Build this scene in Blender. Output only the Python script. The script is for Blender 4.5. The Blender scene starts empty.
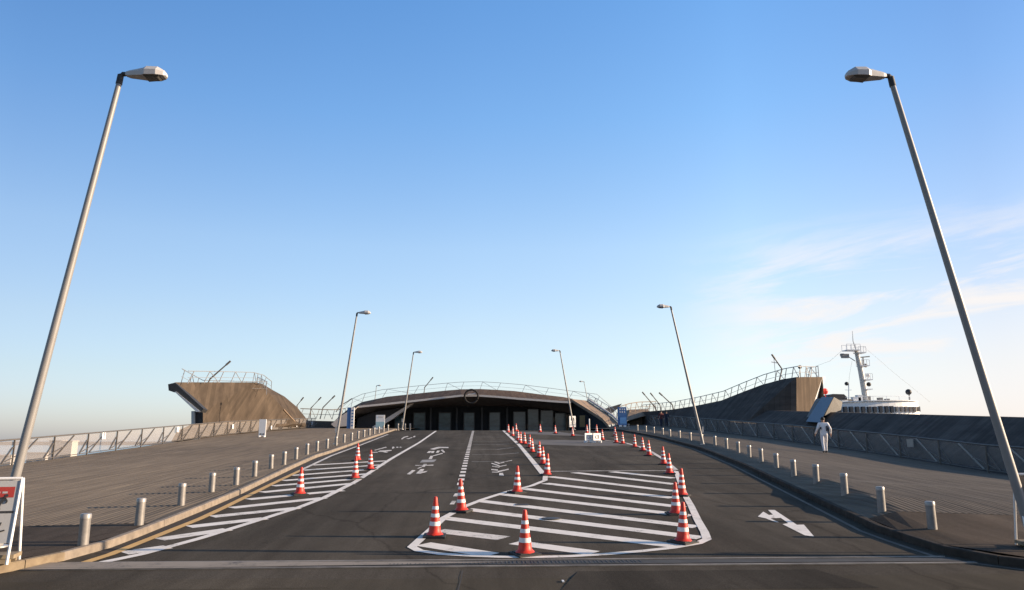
import bpy, bmesh, math, random
from mathutils import Vector, Matrix
R = math.radians
random.seed(7)
scene = bpy.context.scene
C = scene.collection

# ------------------------------------------------------------------ camera
F = 750.0; EYE = 1.75
PITCH = math.atan(145 / F); YAW = math.atan(35 / 764.0)
cd = bpy.data.cameras.new("camera"); cam = bpy.data.objects.new("camera", cd); C.objects.link(cam)
cd.sensor_width = 36; cd.lens = F / 1024 * 36; cd.clip_end = 20000; cd.clip_start = .05
cam.location = (0, 0, EYE); cam.rotation_euler = (R(90) + PITCH, 0, -YAW)
scene.camera = cam
FWD = Vector((math.sin(YAW) * math.cos(PITCH), math.cos(YAW) * math.cos(PITCH), math.sin(PITCH)))
RGT = Vector((math.cos(YAW), -math.sin(YAW), 0)); UPV = RGT.cross(FWD)

# ------------------------------------------------------------------ light
SUN_EL = R(14.5); SUN_AZ = R(94.5)      # azimuth clockwise from +Y
sd = Vector((math.sin(SUN_AZ) * math.cos(SUN_EL), math.cos(SUN_AZ) * math.cos(SUN_EL), math.sin(SUN_EL)))
ld = bpy.data.lights.new("sun", 'SUN'); sun = bpy.data.objects.new("sun", ld); C.objects.link(sun)
ld.energy = 4.0; ld.angle = R(.5); ld.color = (1, .78, .55)
sun.rotation_euler = sd.to_track_quat('Z', 'Y').to_euler()
w = bpy.data.worlds.new("World"); scene.world = w; w.use_nodes = True
nt = w.node_tree; N = nt.nodes; L = nt.links; N.clear()
out = N.new('ShaderNodeOutputWorld'); bg = N.new('ShaderNodeBackground'); bg.inputs[1].default_value = .10
sky = N.new('ShaderNodeTexSky'); sky.sky_type = 'NISHITA'; sky.sun_disc = False
sky.sun_elevation = SUN_EL; sky.sun_rotation = SUN_AZ; sky.air_density = 1.0; sky.dust_density = .6; sky.ozone_density = 1.6
# thin cirrus low on the right of the view
tc = N.new('ShaderNodeTexCoord'); sp = N.new('ShaderNodeSeparateXYZ'); L.new(tc.outputs['Generated'], sp.inputs[0])
def mth(op, a, b=None, c=None, clamp=False):
    n = N.new('ShaderNodeMath'); n.operation = op; n.use_clamp = clamp
    for i, v in enumerate((a, b, c)):
        if v is None: continue
        if isinstance(v, (int, float)): n.inputs[i].default_value = v
        else: L.new(v, n.inputs[i])
    return n.outputs[0]
def sstep(v, a, b):
    n = N.new('ShaderNodeMapRange'); n.interpolation_type = 'SMOOTHSTEP'
    L.new(v, n.inputs[0]); n.inputs[1].default_value = a; n.inputs[2].default_value = b
    return n.outputs[0]
az = mth('ARCTAN2', sp.outputs[0], sp.outputs[1]); el = mth('ARCSINE', sp.outputs[2])
cmb = N.new('ShaderNodeCombineXYZ'); L.new(mth('MULTIPLY', az, 3.2), cmb.inputs[0]); L.new(mth('MULTIPLY_ADD', el, 17, mth('MULTIPLY', az, -1.6)), cmb.inputs[1])
no = N.new('ShaderNodeTexNoise'); no.inputs['Scale'].default_value = 1.45; no.inputs['Detail'].default_value = 9; no.inputs['Roughness'].default_value = .62; no.inputs['Distortion'].default_value = .5
L.new(cmb.outputs[0], no.inputs['Vector'])
nz = sstep(no.outputs['Fac'], .38, .66)
m_az = sstep(az, .24, .44)
m_el = mth('MULTIPLY', sstep(el, .02, .12), mth('SUBTRACT', 1.0, sstep(el, .18, .29)))
cl = mth('MULTIPLY', mth('MULTIPLY', nz, m_az), m_el)
glow = mth('MULTIPLY', mth('MULTIPLY', sstep(az, .25, .75), mth('SUBTRACT', 1.0, sstep(el, .04, .24))), .75)
cl = mth('MAXIMUM', mth('MULTIPLY', cl, .95), glow)
# colour of this clear winter air: tint by height above the horizon and by bearing
def cramp(v, stops):
    n = N.new('ShaderNodeValToRGB'); e = n.color_ramp.elements
    while len(e) < len(stops): e.new(.5)
    for k, (p, c) in enumerate(stops): e[k].position = p; e[k].color = (*[x / 1.5 for x in c], 1)
    L.new(v, n.inputs[0]); return n.outputs[0]
def mul(a, b):
    n = N.new('ShaderNodeVectorMath'); n.operation = 'MULTIPLY'; L.new(a, n.inputs[0])
    if isinstance(b, tuple): n.inputs[1].default_value = b
    else: L.new(b, n.inputs[1])
    return n.outputs[0]
ev = mth('DIVIDE', el, R(80), clamp=True)
t1 = cramp(ev, [(0, (.74, .80, 1.26)), (.06, (.90, .87, 1.02)), (.105, (1.02, .95, 1.02)), (.18, (1.08, 1.07, 1.15)), (.3, (.82, 1.07, 1.32)), (.4, (.70, 1.04, 1.38)), (.6, (.80, .95, 1.1)), (1, (.85, .92, .98))])
av = mth('DIVIDE', mth('ADD', az, R(60)), R(120), clamp=True)
t2 = cramp(av, [(0, (.60, .60, .60)), (.23, (.66, .68, .72)), (.40, (.89, .91, .93)), (.5, (1, 1, 1)), (.67, (1.08, 1.05, 1.02)), (.80, (.80, .76, .78)), (1, (.8, .75, .75))])
skyc = mul(mul(mul(sky.outputs[0], t1), t2), (2.55, 2.52, 2.46))
mx = N.new('ShaderNodeMixRGB'); L.new(cl, mx.inputs[0]); L.new(skyc, mx.inputs[1]); mx.inputs[2].default_value = (4.3, 4.08, 3.95, 1)
L.new(mx.outputs[0], bg.inputs[0]); L.new(bg.outputs[0], out.inputs[0])
scene.view_settings.view_transform = 'Standard'; scene.view_settings.look = 'None'
scene.view_settings.exposure = 1.2; scene.view_settings.gamma = 1.0; scene.view_settings.use_curve_mapping = False

# ------------------------------------------------------------------ ground functions
S = .046; Y0 = 10.2; YC = 66.0
def lerp_tab(t, y):
    if y <= t[0][0]: return t[0][1]
    for (a, b), (c, d) in zip(t, t[1:]):
        if y <= c: return b + (d - b) * (y - a) / (c - a)
    return t[-1][1]
def zg(y): return 0 if y < Y0 else S * (min(y, YC) - Y0)
def ray(px, py): return FWD + RGT * ((px - 512) / F) - UPV * ((py - 295) / F)
def at_y(px, py, Y):
    d = ray(px, py); t = Y / d.y; return Vector((d.x * t, Y, EYE + d.z * t))
def at(px, py, off=0.0, ymax=67.0):
    d = ray(px, py)
    # flat apron
    if d.z < 0:
        t = (off - EYE) / d.z
        if d.y * t < Y0: return Vector((d.x * t, d.y * t, off))
    den = d.z - S * d.y
    t = (off - S * Y0 - EYE) / den if den < 0 else 1e9
    if t < 0 or d.y * t > ymax: t = ymax / d.y
    return Vector((d.x * t, d.y * t, zg(d.y * t) + off))

# ------------------------------------------------------------------ materials
MATS = {}
def mat(name, col, rough=.7, metal=0.0, var=.0, scale=5.0, bump=0.0, stretch=(1, 1, 1), col2=None, spec=.5, detail=6):
    if name in MATS: return MATS[name]
    m = bpy.data.materials.new(name); m.use_nodes = True; t = m.node_tree; b = t.nodes['Principled BSDF']
    b.inputs['Roughness'].default_value = rough; b.inputs['Metallic'].default_value = metal
    b.inputs['Specular IOR Level'].default_value = spec
    tcn = t.nodes.new('ShaderNodeTexCoord'); mp = t.nodes.new('ShaderNodeMapping'); mp.inputs['Scale'].default_value = stretch
    t.links.new(tcn.outputs['Object'], mp.inputs[0])
    n = t.nodes.new('ShaderNodeTexNoise'); n.inputs['Scale'].default_value = scale; n.inputs['Detail'].default_value = detail; n.inputs['Roughness'].default_value = .65
    t.links.new(mp.outputs[0], n.inputs['Vector'])
    cr = t.nodes.new('ShaderNodeValToRGB')
    c2 = col2 or tuple(max(0, c * (1 - var)) for c in col)
    c1 = col if col2 else tuple(min(1, c * (1 + var * .6)) for c in col)
    cr.color_ramp.elements[0].position = .32; cr.color_ramp.elements[1].position = .68
    cr.color_ramp.elements[0].color = (*c2, 1); cr.color_ramp.elements[1].color = (*c1, 1)
    t.links.new(n.outputs['Fac'], cr.inputs[0]); t.links.new(cr.outputs[0], b.inputs['Base Color'])
    if bump:
        bp = t.nodes.new('ShaderNodeBump'); bp.inputs['Strength'].default_value = bump; bp.inputs['Distance'].default_value = .01
        t.links.new(n.outputs['Fac'], bp.inputs['Height']); t.links.new(bp.outputs[0], b.inputs['Normal'])
    MATS[name] = m; return m

def node_mat(name):
    m = bpy.data.materials.new(name); m.use_nodes = True; MATS[name] = m
    return m, m.node_tree, m.node_tree.nodes['Principled BSDF']
def nz_node(t, vec, scale, detail=6, rough=.6):
    n = t.nodes.new('ShaderNodeTexNoise'); n.inputs['Scale'].default_value = scale; n.inputs['Detail'].default_value = detail; n.inputs['Roughness'].default_value = rough
    t.links.new(vec, n.inputs['Vector']); return n.outputs['Fac']
def ramp(t, v, p0, c0, p1, c1):
    r = t.nodes.new('ShaderNodeValToRGB'); e = r.color_ramp.elements
    e[0].position = p0; e[1].position = p1; e[0].color = (*c0, 1); e[1].color = (*c1, 1)
    t.links.new(v, r.inputs[0]); return r.outputs[0]
def mapping(t, scale, rot=(0, 0, 0)):
    a = t.nodes.new('ShaderNodeTexCoord'); m = t.nodes.new('ShaderNodeMapping'); m.inputs['Scale'].default_value = scale; m.inputs['Rotation'].default_value = rot
    t.links.new(a.outputs['Object'], m.inputs[0]); return m.outputs[0]
def mixc(t, mode, f, a, b):
    n = t.nodes.new('ShaderNodeMixRGB'); n.blend_type = mode
    if isinstance(f, float): n.inputs[0].default_value = f
    else: t.links.new(f, n.inputs[0])
    for i, v in ((1, a), (2, b)):
        if isinstance(v, tuple): n.inputs[i].default_value = (*v, 1)
        else: t.links.new(v, n.inputs[i])
    return n.outputs[0]

def asphalt(name, base):
    m, t, b = node_mat(name)
    big = nz_node(t, mapping(t, (.35, .09, 1)), 1.0, 5)
    mid = nz_node(t, mapping(t, (1.2, .35, 1)), 1.0, 6)
    fine = nz_node(t, mapping(t, (1, 1, 1)), 55, 3)
    c = ramp(t, big, .3, tuple(x * .66 for x in base), .7, tuple(x * 1.34 for x in base))
    c = mixc(t, 'MULTIPLY', .7, c, ramp(t, mid, .3, (.72, .7, .68), .62, (1.1, 1.1, 1.1)))
    c = mixc(t, 'MULTIPLY', .8, c, ramp(t, fine, .3, (.6, .6, .6), .7, (1.35, 1.35, 1.35)))
    # wheel-worn streaks along the lanes and spilt oil
    wh = nz_node(t, mapping(t, (2.2, .045, 1)), 1.0, 4)
    c = mixc(t, 'MULTIPLY', .7, c, ramp(t, wh, .35, (.74, .72, .70), .62, (1.12, 1.12, 1.12)))
    ol = nz_node(t, mapping(t, (.8, .5, 1)), 1.0, 9, .7)
    c = mixc(t, 'MULTIPLY', .8, c, ramp(t, ol, .60, (1, 1, 1), .72, (.50, .49, .48)))
    pv = t.nodes.new('ShaderNodeTexVoronoi'); pv.inputs['Scale'].default_value = .42; pv.distance = 'CHEBYCHEV'; t.links.new(mapping(t, (1, .45, 1)), pv.inputs['Vector'])
    sv = t.nodes.new('ShaderNodeSeparateXYZ'); t.links.new(pv.outputs['Color'], sv.inputs[0])
    c = mixc(t, 'MULTIPLY', .35, c, ramp(t, sv.outputs[0], 0, (.72, .72, .72), 1, (1.15, 1.15, 1.15)))
    gr = nz_node(t, mapping(t, (1, 1, 1)), 140, 2)
    c = mixc(t, 'MULTIPLY', .8, c, ramp(t, gr, .35, (.55, .55, .55), .68, (1.5, 1.48, 1.45)))
    # dark cracks and tar seams
    vo = t.nodes.new('ShaderNodeTexVoronoi'); vo.feature = 'DISTANCE_TO_EDGE'; vo.inputs['Scale'].default_value = .16
    wv = t.nodes.new('ShaderNodeVectorMath'); wv.operation = 'ADD'
    n2 = t.nodes.new('ShaderNodeTexNoise'); n2.inputs['Scale'].default_value = .9; n2.inputs['Detail'].default_value = 6
    mp = mapping(t, (1, .5, 1)); t.links.new(mp, n2.inputs['Vector']); t.links.new(mp, wv.inputs[0]); t.links.new(n2.outputs['Color'], wv.inputs[1])
    t.links.new(wv.outputs[0], vo.inputs['Vector'])
    c = mixc(t, 'MULTIPLY', .55, c, ramp(t, vo.outputs['Distance'], .0, (.45, .43, .42), .006, (1, 1, 1)))
    t.links.new(c, b.inputs['Base Color']); b.inputs['Roughness'].default_value = .95; b.inputs['Specular IOR Level'].default_value = .06
    bp = t.nodes.new('ShaderNodeBump'); bp.inputs['Strength'].default_value = .35; bp.inputs['Distance'].default_value = .006
    t.links.new(fine, bp.inputs['Height']); t.links.new(bp.outputs[0], b.inputs['Normal'])
    return m
M_ASPH = asphalt("asphalt", (.078, .068, .055))
M_APRON = asphalt("apron_asphalt", (.074, .063, .047))
M_PAVE = asphalt("pavement_asphalt", (.085, .068, .054))

def planks(name, ca, cb, pw=.12, axis=0, seam=.5, rot=(0, 0, 0), streak=(5, .22, 5)):
    m, t, b = node_mat(name)
    mp = mapping(t, (1, 1, 1), rot)
    s = t.nodes.new('ShaderNodeSeparateXYZ'); t.links.new(mp, s.inputs[0])
    u = s.outputs[axis]
    d = t.nodes.new('ShaderNodeMath'); d.operation = 'DIVIDE'; t.links.new(u, d.inputs[0]); d.inputs[1].default_value = pw
    fl = t.nodes.new('ShaderNodeMath'); fl.operation = 'FLOOR'; t.links.new(d.outputs[0], fl.inputs[0])
    fr = t.nodes.new('ShaderNodeMath'); fr.operation = 'FRACT'; t.links.new(d.outputs[0], fr.inputs[0])
    wn = t.nodes.new('ShaderNodeTexWhiteNoise'); wn.noise_dimensions = '2D'
    oth = s.outputs[1 if axis == 0 else 0]
    d2 = t.nodes.new('ShaderNodeMath'); d2.operation = 'MULTIPLY_ADD'; t.links.new(oth, d2.inputs[0]); d2.inputs[1].default_value = 1 / 3.7; t.links.new(fl.outputs[0], d2.inputs[2]); 
    m3 = t.nodes.new('ShaderNodeMath'); m3.operation = 'FLOOR'; t.links.new(d2.outputs[0], m3.inputs[0])
    cb_ = t.nodes.new('ShaderNodeCombineXYZ'); t.links.new(fl.outputs[0], cb_.inputs[0]); t.links.new(m3.outputs[0], cb_.inputs[1]); t.links.new(cb_.outputs[0], wn.inputs['Vector'])
    c = ramp(t, wn.outputs['Value'], 0, ca, 1, cb)
    st = nz_node(t, mapping(t, streak, rot), 1.0, 7)
    c = mixc(t, 'MULTIPLY', .8, c, ramp(t, st, .3, (.62, .62, .64), .7, (1.3, 1.28, 1.24)))
    bg_ = nz_node(t, mapping(t, (.12, .12, .12)), 1.0, 4)
    c = mixc(t, 'MULTIPLY', .6, c, ramp(t, bg_, .35, (.75, .74, .74), .65, (1.2, 1.18, 1.15)))
    sm = ramp(t, fr.outputs[0], .0, (1 - seam,) * 3, .09, (1, 1, 1))
    c = mixc(t, 'MULTIPLY', 1.0, c, sm)
    t.links.new(c, b.inputs['Base Color']); b.inputs['Roughness'].default_value = .9; b.inputs['Specular IOR Level'].default_value = .08
    return m
M_DECK = planks("deck_boards", (.155, .13, .103), (.175, .145, .113), seam=.3)
M_WALLWOOD = planks("brown_wood_cladding", (.066, .052, .040), (.098, .076, .058), pw=.22, axis=0, rot=(0, R(42), R(35)), streak=(2.2, .5, .35), seam=.3)
M_ENDWOOD = planks("pale_wood_cladding", (.10, .078, .060), (.14, .108, .082), pw=.22, axis=0, streak=(1, 1, .3), seam=.3)
M_ROOFWOOD = planks("roof_boards", (.085, .06, .045), (.125, .088, .064), pw=.2)
M_DARKWOOD = planks("dark_deck_slope", (.07, .062, .058), (.11, .098, .09), pw=.25, axis=1, streak=(.6, .6, 2.5))

def paint(name, col, wear=.5, base=(.06, .053, .047)):
    m, t, b = node_mat(name)
    n1 = nz_node(t, mapping(t, (1.0, 1.0, 1)), 2.2, 8, .75)
    n2 = nz_node(t, mapping(t, (1, 1, 1)), 22, 6, .8)
    f = mixc(t, 'MIX', .42, n1, n2)
    k = ramp(t, f, wear - .06, (0, 0, 0), wear + .03, (1, 1, 1))
    col_ = mixc(t, 'MULTIPLY', .6, col, ramp(t, n1, .3, (.72, .7, .66), .65, (1.05, 1.05, 1.05)))
    c = mixc(t, 'MIX', k, base, col_)
    t.links.new(c, b.inputs['Base Color']); b.inputs['Roughness'].default_value = .7
    return m
M_LINE = paint("white_road_paint", (.76, .71, .65), .42)
M_WORN = paint("worn_road_paint", (.68, .63, .57), .46)
M_FAINT = paint("faint_road_paint", (.30, .28, .26), .46)
M_YEL = paint("yellow_road_paint", (.62, .38, .13), .34)
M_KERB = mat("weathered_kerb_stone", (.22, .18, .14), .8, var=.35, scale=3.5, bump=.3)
M_KERBD = mat("shaded_kerb_timber", (.055, .045, .037), .9, var=.4, scale=3.5, bump=.3, spec=.1)  # right kerb: dark timber, shade of its sunless face put into the colour
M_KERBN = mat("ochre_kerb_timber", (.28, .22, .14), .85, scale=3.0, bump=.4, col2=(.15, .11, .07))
M_GUT = mat("gutter_concrete", (.11, .09, .07), .85, var=.4, scale=2.5)
M_BLACK = mat("black_rubber", (.02, .02, .02), .7, var=.3)
M_JOINT = mat("expansion_joint_steel", (.21, .185, .155), .7, var=.5, scale=2)
M_JDARK = mat("expansion_joint_rubber", (.035, .033, .031), .8, var=.4, scale=3)
M_STEEL = mat("brushed_steel", (.48, .46, .44), .42, metal=.55, var=.12, scale=9)
M_BOLL = mat("bollard_steel", (.24, .225, .21), .5, metal=.25, var=.22, scale=7, bump=.1)
M_CAP = mat("bollard_cap_steel", (.33, .31, .29), .4, metal=.3, var=.1)
M_POLE = mat("lamp_post_paint", (.25, .24, .23), .5, metal=.15, var=.06, scale=3)
M_HEAD = mat("lamp_housing_paint", (.50, .48, .46), .5, var=.05)
M_LENS = mat("lamp_lens", (.10, .095, .085), .25, var=.2)
M_RED = mat("cone_orange_red", (.62, .036, .016), .5, var=.14, scale=8)
M_WBAND = mat("cone_white_band", (.80, .77, .74), .5, var=.06, scale=9)
M_RAIL = mat("dark_rail_paint", (.13, .115, .10), .55, metal=.2, var=.15)
M_RAILG = mat("grey_rail_steel", (.36, .35, .34), .45, metal=.4, var=.1)
M_WHITE = mat("white_paint", (.78, .77, .75), .5, var=.05)
M_SHIP = mat("ship_white", (.80, .80, .79), .45, var=.05)
M_DARKGLASS = mat("ship_window_glass", (.03, .035, .045), .2, var=.2)
M_SOFFIT = mat("soffit_panels", (.22, .20, .195), .7, var=.2, scale=1.2)
M_INNER = mat("dark_interior", (.012, .014, .018), .8, var=.4, scale=.6)
M_FASC = mat("pale_fascia", (.60, .55, .50), .6, var=.1)
M_TAN = mat("tan_ramp_boards", (.30, .21, .14), .8, var=.25, scale=1.5)
M_BLUE = mat("blue_sign", (.05, .15, .36), .5, var=.1)
M_LBLUE = mat("pale_blue_poster", (.35, .52, .55), .5, var=.1)
M_FIN = mat("blue_grey_metal", (.20, .26, .32), .5, var=.05)
M_GREYM = mat("grey_metal", (.30, .28, .25), .55, var=.1)
M_DARK = mat("dark_paint", (.03, .03, .032), .6, var=.2)
M_NAVY = mat("navy_cloth", (.03, .035, .06), .9, var=.2)
M_CLOTHW = mat("white_cloth", (.78, .76, .76), .85, var=.08)
M_CLOTHT = mat("off_white_cloth", (.62, .61, .63), .9, var=.1)
M_MAROON = mat("maroon_cloth", (.12, .03, .03), .9, var=.2)
M_SKIN = mat("skin", (.42, .26, .19), .6, var=.05)
M_HAIR = mat("black_hair", (.015, .012, .01), .7, var=.1)
M_SIGNRED = mat("sign_red", (.34, .035, .025), .5, var=.1)
M_SIGNW = mat("sign_panel_white", (.36, .36, .36), .5, var=.06)
M_YDOOR = mat("ochre_door", (.22, .15, .06), .6, var=.15)
M_LRED = mat("bright_red", (.8, .06, .05), .5, var=.05)
M_WHARF = mat("quay_concrete", (.16, .15, .14), .9, var=.3, scale=.4)
M_FARL = mat("far_white_paint", (.42, .39, .35), .8, var=.1, scale=.2)
M_FARW = mat("far_building_paint", (.40, .37, .34), .8, var=.1, scale=.2)

def glass(name, col, rough=.12):
    m, t, b = node_mat(name)
    b.inputs['Base Color'].default_value = (*col, 1); b.inputs['Roughness'].default_value = rough
    n = nz_node(t, mapping(t, (.4, .4, .9)), 1.3, 3)
    t.links.new(ramp(t, n, .3, tuple(c * .6 for c in col), .7, tuple(c * 1.3 for c in col)), b.inputs['Base Color'])
    b.inputs['Specular IOR Level'].default_value = .4
    return m
M_GLASS = glass("entrance_glass", (.055, .10, .12))
def mesh_panel(name, col, lo, hi):
    m, t, b = node_mat(name)
    o = t.nodes['Material Output']; tr = t.nodes.new('ShaderNodeBsdfTransparent'); tl = t.nodes.new('ShaderNodeBsdfTranslucent')
    b.inputs['Base Color'].default_value = (*col, 1); b.inputs['Roughness'].default_value = .6
    tl.inputs[0].default_value = (*col, 1)
    a = t.nodes.new('ShaderNodeMixShader'); a.inputs[0].default_value = .35; t.links.new(b.outputs[0], a.inputs[1]); t.links.new(tl.outputs[0], a.inputs[2])
    n = nz_node(t, mapping(t, (.5, .5, .5)), 1.5, 4)
    k = t.nodes.new('ShaderNodeMapRange'); k.inputs[3].default_value = lo; k.inputs[4].default_value = hi; t.links.new(n, k.inputs[0])
    c = t.nodes.new('ShaderNodeMixShader'); t.links.new(k.outputs[0], c.inputs[0]); t.links.new(a.outputs[0], c.inputs[1]); t.links.new(tr.outputs[0], c.inputs[2])
    t.links.new(c.outputs[0], o.inputs[0]); return m
M_MESH = mesh_panel("pale_mesh_panel", (.52, .47, .43), .55, .66); M_MESHD = mesh_panel("shaded_mesh_panel", (.30, .255, .215), .58, .66)  # right fence: same mesh, its shade put into a darker colour
def water():
    m, t, b = node_mat("sea_water")
    b.inputs['Base Color'].default_value = (.03, .05, .06, 1); b.inputs['Roughness'].default_value = .18
    n = nz_node(t, mapping(t, (.35, .35, .35)), 1.0, 8, .7)
    bp = t.nodes.new('ShaderNodeBump'); bp.inputs['Strength'].default_value = .6; bp.inputs['Distance'].default_value = .3
    t.links.new(n, bp.inputs['Height']); t.links.new(bp.outputs[0], b.inputs['Normal']); return m
M_SEA = water()

# ------------------------------------------------------------------ mesh helpers
class MB:
    def __init__(s): s.v = []; s.f = []; s.m = []; s.mi = 0
    def add(s, vs, fs):
        o = len(s.v); s.v += [tuple(v) for v in vs]; s.f += [tuple(i + o for i in f) for f in fs]; s.m += [s.mi] * len(fs)
    def quad(s, *p): s.add(p, [tuple(range(len(p)))])
    def box(s, c, d, rot=None):
        c = Vector(c); h = Vector(d) / 2; r = rot or Matrix.Identity(3)
        vs = [c + r @ Vector((x * h.x, y * h.y, z * h.z)) for x in (-1, 1) for y in (-1, 1) for z in (-1, 1)]
        s.add(vs, [(0, 1, 3, 2), (4, 6, 7, 5), (0, 4, 5, 1), (2, 3, 7, 6), (0, 2, 6, 4), (1, 5, 7, 3)])
    def bar(s, a, b, w, h):
        a = Vector(a); b = Vector(b); d = b - a; q = d.to_track_quat('Y', 'Z').to_matrix(); s.box((a + b) / 2, (w, d.length, h), q)
    def tube(s, pts, r, n=8, caps=True):
        pts = [Vector(p) for p in pts]; rs = r if isinstance(r, (list, tuple)) else [r] * len(pts)
        o = len(s.v); prev = None
        for i, p in enumerate(pts):
            t = (pts[min(i + 1, len(pts) - 1)] - pts[max(i - 1, 0)]).normalized()
            ref = Vector((0, 0, 1)) if abs(t.z) < .9 else Vector((0, 1, 0))
            a = t.cross(ref).normalized(); b_ = t.cross(a)
            for k in range(n):
                an = 2 * math.pi * k / n; s.v.append(tuple(p + (a * math.cos(an) + b_ * math.sin(an)) * rs[i]))
        for i in range(len(pts) - 1):
            for k in range(n):
                s.f.append((o + i * n + k, o + i * n + (k + 1) % n, o + (i + 1) * n + (k + 1) % n, o + (i + 1) * n + k)); s.m.append(s.mi)
        if caps:
            s.f.append(tuple(o + k for k in range(n))[::-1]); s.m.append(s.mi)
            s.f.append(tuple(o + (len(pts) - 1) * n + k for k in range(n))); s.m.append(s.mi)
    def lathe(s, prof, n=20, c=(0, 0, 0)):
        o = len(s.v)
        for r, z in prof:
            for k in range(n): a = 2 * math.pi * k / n; s.v.append((c[0] + r * math.cos(a), c[1] + r * math.sin(a), c[2] + z))
        for i in range(len(prof) - 1):
            for k in range(n): s.f.append((o + i * n + k, o + i * n + (k + 1) % n, o + (i + 1) * n + (k + 1) % n, o + (i + 1) * n + k)); s.m.append(s.mi)
        s.f.append(tuple(o + k for k in range(n))[::-1]); s.m.append(s.mi)
        s.f.append(tuple(o + (len(prof) - 1) * n + k for k in range(n))); s.m.append(s.mi)
    def solid(s, loop, off):
        """closed block: a loop of points and the same loop moved by off"""
        n = len(loop); a = [Vector(p) for p in loop]; b_ = [p + Vector(off) for p in a]
        s.add(a + b_, [tuple(range(n)), tuple(range(2 * n - 1, n - 1, -1))] + [(i, i + n, (i + 1) % n + n, (i + 1) % n) for i in range(n)])
    def loft(s, A, B):
        n = len(A); s.add(list(A) + list(B), [(i, i + 1, n + i + 1, n + i) for i in range(n - 1)])
    def build(s, name, m, parent=None, smooth=False, loc=None):
        me = bpy.data.meshes.new(name); vs = s.v
        if loc is not None: vs = [(v[0] - loc[0], v[1] - loc[1], v[2] - loc[2]) for v in vs]
        me.from_pydata(vs, [], s.f); me.update()
        ms = m if isinstance(m, (list, tuple)) else [m]
        for x in ms: me.materials.append(x)
        for p, i in zip(me.polygons, s.m): p.material_index = min(i, len(ms) - 1); p.use_smooth = smooth
        bm = bmesh.new(); bm.from_mesh(me); bmesh.ops.recalc_face_normals(bm, faces=bm.faces); bm.to_mesh(me); bm.free()
        if smooth and hasattr(me, 'set_sharp_from_angle'): me.set_sharp_from_angle(angle=R(40))
        o = bpy.data.objects.new(name, me); C.objects.link(o)
        if loc is not None: o.location = loc
        if parent: o.parent = parent
        return o
def tag(o, label=None, cat=None, group=None, kind=None):
    if label: o['label'] = label
    if cat: o['category'] = cat
    if group: o['group'] = group
    if kind: o['kind'] = kind
    return o
def struct(o): o['kind'] = 'structure'; return o
def thing(name, label, cat, loc=(0, 0, 0), rz=0, group=None):
    o = bpy.data.objects.new(name, None); C.objects.link(o); o.location = loc; o.rotation_euler = (0, 0, rz); o.empty_display_size = .2
    return tag(o, label, cat, group)
def copy_tree(o, parent=None):
    c = o.copy(); C.objects.link(c)
    if parent: c.parent = parent
    for ch in list(o.children): copy_tree(ch, c)
    return c
ORD = "first second third fourth fifth sixth seventh eighth ninth tenth eleventh twelfth thirteenth fourteenth fifteenth sixteenth seventeenth eighteenth nineteenth twentieth twenty-first twenty-second twenty-third twenty-fourth twenty-fifth twenty-sixth twenty-seventh twenty-eighth".split()

# ------------------------------------------------------------------ kerb lines (measured on the road surface)
KL_px = [(91, 555), (128, 541.5), (200, 512), (240, 494.7), (293, 468.5), (316, 457.8), (331, 453), (361.5, 441.8), (390, 432)]
KR_px = [(955, 558), (940, 553), (879, 533), (795, 492), (740, 465.5), (700, 449.5), (660, 438.5), (640, 434.5), (620, 431)]
KL = [(10.2, -6.55), (10.95, -6.1)] + [(p.y, p.x) for p in (at(*q) for q in KL_px)]
KR = [(10.2, 7.95), (10.7, 7.35)] + [(p.y, p.x) for p in (at(*q) for q in KR_px)]
def xl(y): return lerp_tab(KL, y)
def xr(y): return lerp_tab(KR, y)
print("KL", [(round(a, 1), round(b, 2)) for a, b in KL]); print("KR", [(round(a, 1), round(b, 2)) for a, b in KR])
YK = 10.1    # front kerb line
ZL = [(9, .1), (16, -.05), (33, .56), (41, .97), (63, 2.1), (92, 3.2), (130, 3.6)]
ZR = [(9, .1), (16, -.05), (30, .38), (38, .92), (51, 1.66), (71, 2.65), (82, 3.2), (95, 3.6), (130, 3.9)]
XFL = [(0, -20.5), (75, -20.5), (96, -19.3), (130, -19)]
def xfl(y): return lerp_tab(XFL, y)
XFR = 21.0
HUMP = [(12.4, .12), (13.5, .18), (16, .36), (19.2, .38), (20.2, .29), (40, .27), (60, .20), (66, .15)]
KE = [(66, 0), (95, .5), (130, .9)]
def deck_z(x, y):
    """height of the pavement and deck beside the road"""
    e = lerp_tab(KE, y)
    if x < 0:
        k = xl(y) - .12; f = xfl(y); zk = zg(y) + .116 + e; zf = lerp_tab(ZL, y)
        t = min(1.6, max(0, (x - k) / (f - k))); return zk + (zf - zk) * t
    k = xr(y) + .12; zk = zg(y) + .116 + e
    h = zg(y) + lerp_tab(HUMP, y) + e; zf = lerp_tab(ZR, y)
    if x < k + .55: return zk + (h - zk) * max(0, (x - k) / .55)
    t = min(1.6, (x - k - .55) / (XFR - k - .55)); return h + (zf - h) * t

# ------------------------------------------------------------------ setting
mb = MB(); mb.quad((-9000, -9000, -7), (9000, -9000, -7), (9000, 9000, -7), (-9000, 9000, -7))
struct(mb.build("sea", M_SEA))
mb = MB()
ys = [Y0 + i * 2 for i in range(29)]; ys = [y for y in ys if y < YC] + [YC, 72, 80, 89]
A = [(xl(y) - .05, y, zg(y)) for y in ys]; B = [(xr(y) + .05, y, zg(y)) for y in ys]
mb.loft(A, B)
struct(mb.build("road", M_ASPH))
mb = MB(); mb.quad((-60, -25, 0), (60, -25, 0), (60, 10.0, 0), (-60, 10.0, 0)); mb.quad((-7.2, 10.0, 0), (8.6, 10.0, 0), (8.6, Y0, 0), (-7.2, Y0, 0))
struct(mb.build("front_road", M_APRON))
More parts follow.
